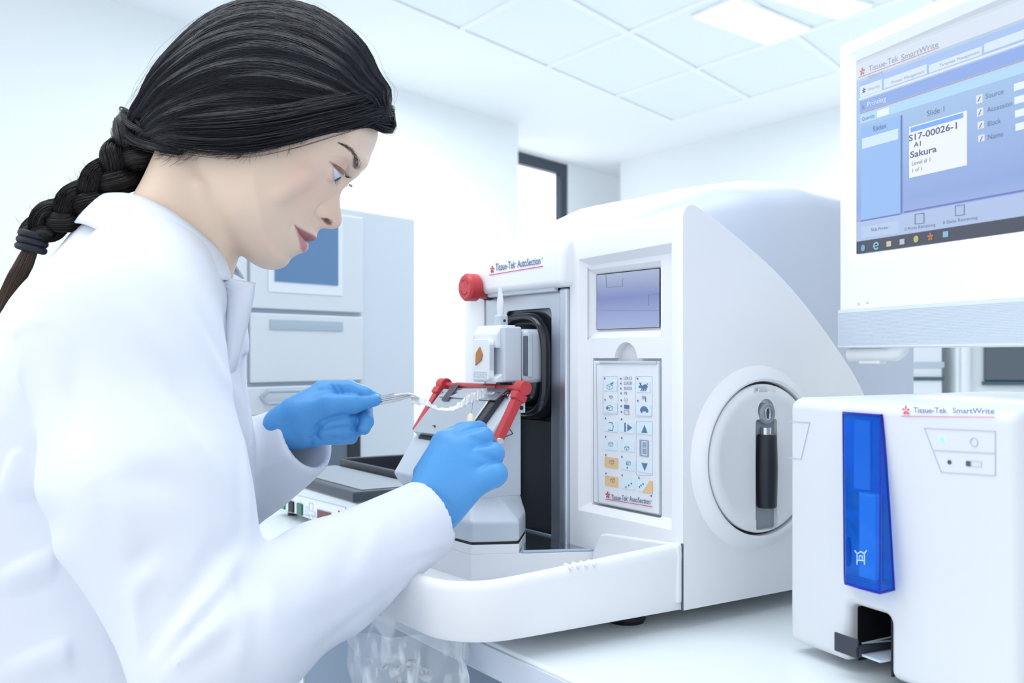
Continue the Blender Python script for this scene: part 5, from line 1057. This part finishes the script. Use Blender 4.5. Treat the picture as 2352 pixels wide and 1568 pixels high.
# ------------------------------------------------------------------ laboratory coat
cloth = mat('white_coat_cotton', (.74, .78, .86), .85, spec=.25, bump=(1400, .10, (1, 1, 1)))
CF = Fr((0, 1.14, 1.2), 0)                         # coat plane: x to the right of the picture, y away
ct = Field((-.70, -.36, -.78), (-.05, .30, .22), .0036)
def C3(px, py, Y): p = P(px, py, Y); return (p.x, p.y-1.14, p.z-1.2)
def cpl(px, py): p = P(px, py, 1.14); return (p.x, p.z-1.2)
tor = [(232, 452), (262, 446), (300, 447), (345, 462), (400, 492), (450, 528), (492, 562), (512, 590), (528, 640), (545, 700), (552, 780), (545, 850), (556, 930), (562, 1020), (563, 1110), (568, 1200), (582, 1280), (600, 1400), (620, 1560), (650, 1900), (650, 2600), (-280, 2600), (-260, 1900), (-230, 1300), (-130, 1040), (-35, 850), (40, 745), (95, 665), (148, 585), (198, 512)]
St = poly_sdf([(p[0], p[1]) for p in crom([(*cpl(*q), 0) for q in tor], 3, True)], ct.X.ravel(), ct.Z.ravel())
yc = ct.Y; Zc = ct.Z
shz = cpl(0, 640)[1]
Wt = .165+0*Zc-.095*np.clip((Zc-cpl(0, 700)[1])/(.10), 0, 1)            # narrows towards the collar
u = np.minimum(np.abs(yc)/Wt, .9999); rec = .15*(1-(1-u**2.4)**(1/2.4))
ct.F = np.minimum(St[:, None, :]+rec, 1).astype(np.float32); ct.F = np.where(np.abs(yc) > Wt, np.maximum(ct.F, np.abs(yc)-Wt), ct.F).astype(np.float32)
# near arm
SHn = C3(285, 770, .985); ELn = C3(478, 1505, .885); WRn = C3(1002, 1178, 1.075)
ct.add(C3(340, 640, 1.06), SHn, .072, .088, .06); ct.add(SHn, C3(345, 1130, .93), .088, .086, .06); ct.add(C3(345, 1130, .93), ELn, .086, .066, .05)
EL2 = C3(545, 1462, .895); ct.add(ELn, EL2, .062, .060, .03); ct.add(EL2, C3(740, 1330, .985), .060, .057, .03); ct.add(C3(740, 1335, .985), WRn, .058, .0415, .02)
# far arm
ct.add(C3(360, 720, 1.28), C3(470, 1180, 1.34), .085, .065, .04); ct.add(C3(470, 1180, 1.34), C3(560, 1080, 1.30), .066, .066, .03); ct.add(C3(560, 1080, 1.30), C3(712, 1000, 1.255), .066, .0465, .02)
# folds
FO = [((165, 800, 1), (170, 1000, 1), .012, -.004), ((170, 1000, 1), (235, 1210, 1), .010, .004), ((150, 880, 1), (175, 1050, 1), .010, -.004),
      ((425, 680, 1), (520, 900, 1), .008, .0040), ((450, 690, 1), (505, 830, 1), .007, -.0040), ((300, 700, 1), (420, 860, 1), .014, .0030), ((345, 860, 1), (520, 1120, 1), .007, .0045), ((362, 850, 1), (480, 1010, 1), .010, -.0045), ((480, 830, 1), (560, 930, 1), .010, .003),
      ((270, 1060, 1), (300, 1330, 1), .010, .0030), ((250, 1110, 1), (400, 1100, 1), .014, -.0030), ((300, 1080, 1), (460, 1140, 1), .012, -.0022), ((308, 1340, 1), (322, 1560, 1), .007, .0060), ((330, 1330, 1), (352, 1500, 1), .010, -.0045), ((300, 1380, 1), (362, 1300, 1), .008, .0050), ((300, 1300, 1), (350, 1260, 1), .008, -.0040),
      ((330, 1545, 1), (553, 1285, 1), .0070, .0065), ((352, 1548, 1), (550, 1325, 1), .0055, -.0050), ((325, 1520, 1), (500, 1275, 1), .010, -.0060), ((360, 1560, 1), (560, 1395, 1), .008, .0055), ((380, 1568, 1), (560, 1450, 1), .009, -.0035), ((465, 1350, 1), (505, 1240, 1), .008, -.0050), ((505, 1300, 1), (560, 1215, 1), .009, -.0045), ((480, 1340, 1), (560, 1260, 1), .007, .0030),
      ((552, 1300, 1), (564, 1390, 1), .0050, -.0070), ((564, 1390, 1), (540, 1560, 1), .0055, .0045), ((580, 1340, 1), (600, 1560, 1), .012, -.0030), ((580, 1320, 1), (620, 1370, 1), .009, -.0050), ((610, 1300, 1), (625, 1440, 1), .008, .0040),
      ((700, 1250, 1), (790, 1330, 1), .013, .0022), ((850, 1190, 1), (760, 1370, 1), .012, -.0030), ((880, 1180, 1), (830, 1300, 1), .009, .0030), ((710, 1530, 1), (1020, 1300, 1), .006, .0045), ((690, 1520, 1), (960, 1315, 1), .006, -.0035), ((640, 1470, 1), (910, 1330, 1), .010, -.0025), ((915, 1280, 1), (1040, 1245, 1), .0045, .0035), ((925, 1295, 1), (1030, 1262, 1), .0045, -.0030),
      ((0, 1090, 1), (110, 1130, 1), .018, .007), ((-20, 1270, 1), (135, 1190, 1), .018, -.012), ((-20, 1340, 1), (150, 1260, 1), .014, .008), ((-20, 1480, 1), (200, 1390, 1), .02, -.012), ((0, 1545, 1), (215, 1460, 1), .018, .008), ((0, 900, 1), (85, 1050, 1), .012, -.009), ((-20, 960, 1), (60, 1100, 1), .014, .008),
      ((0, 782, 1), (72, 735, 1), .0045, .0035), ((72, 735, 1), (110, 738, 1), .0045, .003), ((50, 800, 1), (40, 960, 1), .008, .004), ((240, 560, 1), (420, 640, 1), .012, .002), ((520, 690, 1), (532, 830, 1), .008, .004), ((560, 990, 1), (575, 1230, 1), .006, .004), ((545, 1060, 1), (560, 1240, 1), .005, -.003),
      ((560, 990, 1.24), (690, 930, 1.21), .008, .003), ((570, 1095, 1.24), (700, 1030, 1.2), .007, .004), ((565, 1120, 1.24), (690, 1060, 1.21), .009, -.004)]
v0_, f0_ = nets(np.ascontiguousarray(ct.F[::2, ::2, ::2]), ct.lo, ct.h*2); bv0 = BVHTree.FromPolygons([tuple(p) for p in v0_], [tuple(q) for q in f0_.tolist()])
def onc(px, py, Y):
    if Y > 1.15: return C3(px, py, Y)
    r = bv0.ray_cast(Vector((0, -1.14, 0)), Vector(((px-1176)/FP, 1, (815-py)/FP)).normalized()); return tuple(r[0]) if r[0] is not None else C3(px, py, Y)
def foldline(a, b, wd, amp):
    # the crease follows the cloth: four pieces laid on its surface, strongest in the middle
    q = [onc(a[0]+(b[0]-a[0])*t, a[1]+(b[1]-a[1])*t, a[2]+(b[2]-a[2])*t) for t in (0, .125, .25, .375, .5, .625, .75, .875, 1)]
    Rg = wd*2.4; w_ = ct.sub(q, Rg); x, y, z = ct.xyz(w_); best = None; at_ = 0
    for i in range(8):
        d = ct.cap(w_, q[i], q[i+1], 0, 0); k_ = min(1, .06+min(i+.5, 7.5-i)*.3)
        g = np.exp(-(d/wd)**1.7)*k_; best = g if best is None else np.maximum(best, g)
    ct.F[w_] -= (amp*best).astype(np.float32)
for a, b, wd_, am in FO: foldline(a, b, wd_*1.1, am*.85)
X, Y_, Z = ct.X, ct.Y, ct.Z
ct.F += (.0016*np.sin(31*X+17*Z+4*np.sin(9*Y_+11*Z))+.0012*np.sin(24*Y_-37*X+13*Z)).astype(np.float32)
# open cuffs
def cuff(a, b, ra, rb, length):
    a = np.array(a); b = np.array(b); d = (b-a)/np.linalg.norm(b-a)
    w_ = ct.sub([b, b+d*.07], .07); x, y, z = ct.xyz(w_); pl_ = (x-b[0])*d[0]+(y-b[1])*d[1]+(z-b[2])*d[2]
    ct.F[w_] = smax(ct.F[w_], pl_.astype(np.float32), np.float32(.002))
    ct.cut(tuple(b-d*length), tuple(b+d*.02), ra, rb, .004)
cuff(C3(740, 1335, .985), C3(990, 1184, 1.068), .030, .0375, .06)
cuff(C3(560, 1080, 1.30), C3(704, 1003, 1.257), .032, .0425, .06)
# neck opening
nb = HF.w(HP(455, 395)); na = HF.w(HP(395, 560)); nc = HF.w(HP(372, 700))
def c3w(p): return (p.x, p.y-1.14, p.z-1.2)
ct.cut(c3w(na), c3w(nb), .0615, .0600, .006)
for s in (-1, 1): ct.cut(c3w(HF.w(HP(440, 620, 0))), c3w(HF.w(HP(500, 470, s*.012))), .043, .043, .006)
v, f = ct.mesh(3); v = v+np.array([0, 1.14, 1.2])
me = npmesh('lab_coat', v, f); coat = finish(me, 'lab_coat', cloth, person, fix=False); coat['label'] = 'white cotton laboratory coat with folded sleeves'
# collar and lapel
def strip(name, inner, outer, n=10):
    a = crom(inner, n); b = crom(outer, n); m = MB()
    m.grid(lambda i, j: (lambda p, q: tuple(p*(1-j)+q*j+Vector((0, 0, .004*math.sin(math.pi*j)))))(a[int(round(i*(len(a)-1)))], b[int(round(i*(len(a)-1)))]), len(a), 7)
    return m.build(name, cloth, coat, solid=.0022)
def H3(px, py, l): return HF.w(HP(px, py, l))
inn = [H3(515, 590, .012), H3(482, 556, .045), H3(420, 512, .062), H3(345, 465, .062), H3(275, 447, .045), H3(236, 447, .0), H3(258, 444, -.036), H3(300, 446, -.055), H3(345, 461, -.064), H3(400, 490, -.066), H3(452, 528, -.058), H3(494, 564, -.040), H3(512, 588, -.022)]
out = [H3(560, 640, .03), H3(520, 620, .08), H3(440, 600, .10), H3(330, 560, .10), H3(225, 525, .08), H3(172, 512, .0), H3(198, 516, -.055), H3(250, 540, -.088), H3(310, 566, -.101), H3(375, 594, -.101), H3(440, 622, -.090), H3(490, 640, -.072), H3(532, 642, -.045)]
strip('collar', inn, out)
lp = MB(); P1 = [H3(512, 588, -.022), H3(532, 641, -.048), H3(587, 649, -.045), H3(581, 690, -.042), H3(568, 745, -.040), H3(552, 800, -.042), H3(540, 852, -.050)]
P2 = [H3(508, 600, .0), H3(505, 660, -.030), H3(518, 690, -.04), H3(520, 730, -.048), H3(520, 780, -.052), H3(520, 830, -.055), H3(515, 870, -.06)]
m = MB(); m.grid(lambda i, j: tuple(P2[int(round(i*6))]*(1-j)+P1[int(round(i*6))]*j+Vector((0, -.006*math.sin(math.pi*j), 0))), 7, 6); m.build('lapel', cloth, coat, solid=.0022, sub=0)
# ------------------------------------------------------------------ gloves
glm = mat('blue_nitrile', (.085, .33, .71), .42, spec=.4, bump=(260, .12, (1, 1, 1)))
def hand(name, prims, folds, lo, hi, h=.0011, cuts=()):
    g = Field(lo, hi, h)
    for a, b, ra, rb, k, *fl in prims: g.add(tuple(P(*a)), tuple(P(*b)), ra, rb, k, fl[0] if fl else None)
    for a, b, w_, am in folds: g.fold(tuple(P(*a)), tuple(P(*b)), w_, am)
    for a, b, r, k in cuts: g.cut(tuple(P(*a)), tuple(P(*b)), r, r, k)
    v, f = g.mesh(2); return finish(npmesh(name, v, f), name, glm, person, fix=False)
PLq = [((974, 1128), (1022, 1022), 1.070, 1.098), ((990, 1146), (1050, 1036), 1.068, 1.092), ((1008, 1164), (1070, 1066), 1.069, 1.086), ((1024, 1180), (1086, 1110), 1.072, 1.080)]
R_ = [((a[0], a[1], y0), (b[0], b[1], y1), .0165, .0160, .022) for a, b, y0, y1 in PLq]+[((990, 1150, 1.085), (1050, 1075, 1.100), .024, .021, .02),
      ((1022, 1022, 1.098), (1080, 989, 1.112), .0152, .0108, .006), ((1080, 989, 1.112), (1100, 986, 1.135), .0108, .0100, .001), ((1100, 986, 1.135), (1085, 988, 1.150), .0100, .0088, .001),
      ((1050, 1036, 1.092), (1110, 1004, 1.100), .0155, .0118, .004), ((1110, 1004, 1.100), (1116, 1012, 1.134), .0118, .0108, .001), ((1116, 1012, 1.134), (1092, 1014, 1.150), .0108, .0095, .001),
      ((1070, 1066, 1.086), (1134, 1041, 1.090), .0155, .0122, .004), ((1134, 1041, 1.090), (1134, 1050, 1.128), .0122, .0110, .001), ((1134, 1050, 1.128), (1102, 1052, 1.145), .0110, .0095, .001),
      ((1086, 1110, 1.080), (1138, 1088, 1.080), .0158, .0138, .004), ((1138, 1088, 1.080), (1136, 1098, 1.118), .0136, .0115, .001), ((1136, 1098, 1.118), (1106, 1096, 1.138), .0110, .0095, .001),
      ((985, 1090, 1.105), (1020, 1015, 1.120), .018, .0130, .012), ((1020, 1015, 1.120), (1062, 990, 1.134), .0128, .0105, .006), ((1062, 990, 1.134), (1078, 984, 1.142), .0102, .0085, .004)]
RF = [((1088, 992, 1.094), (1112, 978, 1.100), .0030, -.0026), ((1066, 1000, 1.084), (1132, 1024, 1.086), .0034, -.0034), ((1078, 1032, 1.074), (1150, 1064, 1.078), .0036, -.0038), ((950, 1104, 1.050), (1044, 1196, 1.055), .004, .0010), ((964, 1100, 1.050), (1058, 1184, 1.055), .004, -.001)]
gr = hand('glove', R_, RF, (-.125, .99, .98), (.02, 1.18, 1.14)); gr['label'] = 'blue nitrile glove holding the brush'
YL = 1.250
Lp = [((655, 982, YL), (695, 972, YL), .0290, .0290, .012), ((690, 955, YL), (745, 908, YL+.006), .028, .0185, .014), ((690, 975, YL+.008), (755, 930, YL+.022), .022, .016, .014), ((690, 990, YL+.006), (740, 975, YL+.022), .022, .014, .012),
      ((700, 955, YL-.010), (752, 932, YL-.016), .0225, .0165, .012), ((752, 932, YL-.016), (812, 927, YL-.014), .0152, .0125, .006), ((812, 927, YL-.014), (862, 919, YL-.006), .0118, .0075, .004),
      ((742, 900, YL+.010), (800, 896, YL+.0), .0150, .0132, .005), ((800, 896, YL+.0), (838, 906, YL-.004), .0128, .0108, .0025), ((838, 906, YL-.004), (862, 914, YL+.002), .0100, .0080, .0025),
      ((765, 925, YL+.026), (835, 942, YL+.016), .0125, .0118, .004), ((835, 942, YL+.016), (841, 968, YL-.002), .0112, .0098, .002), ((841, 968, YL-.002), (836, 984, YL-.010), .0098, .0080, .002),
      ((770, 955, YL+.024), (818, 966, YL+.010), .0118, .0112, .003), ((818, 966, YL+.010), (790, 968, YL-.012), .0112, .0106, .0015), ((790, 968, YL-.012), (748, 975, YL-.018), .0106, .0094, .0015),
      ((770, 980, YL+.020), (816, 986, YL+.006), .0108, .0102, .003), ((816, 986, YL+.006), (790, 990, YL-.012), .0102, .0096, .0012), ((790, 990, YL-.012), (745, 995, YL-.016), .0096, .0086, .0012),
      ((770, 1000, YL+.012), (806, 1004, YL+.000), .0090, .0086, .002), ((806, 1004, YL), (775, 1007, YL-.010), .0086, .0080, .0012), ((775, 1007, YL-.010), (728, 1008, YL-.012), .0080, .0074, .0012),
      ((692, 1000, YL), (728, 1010, YL-.006), .0140, .0095, .005)]
LF = [((758, 880, YL-.004), (778, 914, YL-.014), .0026, -.0026), ((772, 880, YL-.006), (790, 910, YL-.014), .0024, -.0020), ((790, 881, YL-.006), (804, 908, YL-.012), .0022, -.0018), ((806, 884, YL-.008), (818, 908, YL-.012), .0022, -.0015), ((778, 914, YL-.016), (845, 908, YL-.014), .0024, -.0024),
      ((718, 992, YL-.024), (755, 962, YL-.026), .0030, -.0040), ((755, 962, YL-.026), (810, 950, YL-.024), .0028, -.0040), ((810, 950, YL-.024), (856, 938, YL-.016), .0026, -.0034), ((748, 987, YL-.028), (822, 977, YL-.016), .0022, -.0028), ((740, 1003, YL-.024), (818, 997, YL-.010), .0020, -.0024), ((820, 955, YL-.010), (822, 985, YL-.010), .0022, -.0028),
      ((656, 925, YL-.028), (700, 1022, YL-.028), .003, .001), ((818, 908, YL-.024), (826, 938, YL-.024), .0024, -.0014), ((700, 1000, YL-.02), (722, 1012, YL-.02), .002, -.002)]
gl_ = hand('glove', Lp, LF, (-.31, 1.19, 1.06), (-.145, 1.32, 1.185)); gl_['label'] = 'blue nitrile glove pinching the tweezers'
# ------------------------------------------------------------------ held tools and the wax ribbon
tw = empty('tweezers', P(868, 922, YL-.003), 'shiny steel curved tweezers pinched by the left blue glove, gripping the wax ribbon', 'tweezers')
o0 = P(868, 922, YL-.003)
def twp(px, py, Y): return P(px, py, Y)-o0
for s, nm in ((-1, 0), (1, 1)):
    pts = crom([twp(835, 930+s*2, YL+.002), twp(868, 921+s*5, YL-.002), twp(905, 914+s*5, YL-.004), twp(935, 908+s*3.4, YL-.005), twp(950, 909+s*1.5, YL-.005), twp(963, 915.5+s*.4, YL-.005)], 6); n = len(pts)
    m = MB().grid(lambda i, j: (lambda k, a: tuple(pts[k]+Vector((0, math.cos(a)*(.0040-.0024*k/n), math.sin(a)*(.0030-.0022*k/n)))))(int(round(i*(n-1))), 2*math.pi*j*11/12), n, 12, True)
    am_ = m.build('tweezer_arm', bright, tw)
m = MB()
for k in range(16): a = twp(872+k*2.1, 913-k*.45, YL-.009); m.tube([a+Vector((0, .003, -.0012)), a+Vector((.0004, .003, .0022))], .0004, 4)
m.build('grip_ridges', steel, tw)
bo = P(1081, 975, 1.128); bsh = empty('brush', bo, 'thin metal tipped brush with cream wooden handle held in the right blue glove', 'brush')
MB().tube([P(1078, 1040, 1.112)-bo, P(1080, 1000, 1.122)-bo, P(1080.5, 958, 1.133)-bo, P(1081, 952, 1.135)-bo], [.0042, .0044, .0042, .0030], 18).build('handle', mat('cream_wood', (.80, .70, .54), .45), bsh)
MB().tube([P(1081, 953, 1.135)-bo, P(1083.5, 936, 1.150)-bo, P(1086.5, 916, 1.170)-bo], [.0010, .0008, .0004], 10).build('needle', bright, bsh)
rw = mat('wax_ribbon', (.84, .87, .90), .35, alpha=.86)
rc = [(944, 917, 1.245), (958, 919, 1.246), (975, 922, 1.248), (990, 931, 1.250), (1005, 938, 1.254), (1022, 940, 1.258), (1040, 938, 1.262), (1055, 931, 1.268), (1067, 923, 1.276), (1080, 915, 1.286), (1094, 910, 1.296), (1108, 905, 1.305), (1121, 900, 1.312)]
pts = crom([P(*p) for p in rc], 8); n = len(pts); wdt = [.0062, .0062, .0052, .0025, .0018, .0020, .0030, .0052, .0070, .0078, .0074, .0066, .0062]
def rbf(i, j):
    k = int(round(i*(n-1))); p = pts[k]; w_ = float(np.interp(k/(n-1), np.linspace(0, 1, 13), wdt))*(1+.10*math.sin(k*1.3)+.10*math.sin(k*.7)); q = (j-.5)*2
    return tuple(p+Vector((.0007*q*math.sin(k*.9), -.0012*abs(q)*math.sin(k*1.7)+.004*q, w_*q*.8-.0004*math.sin(k*.8))))
rb = MB().grid(rbf, n, 7).build('wax_ribbon', rw, None, solid=.0003); tag(rb, 'thin crinkled white wax ribbon stretched from the tweezers to the blade', 'wax ribbon')
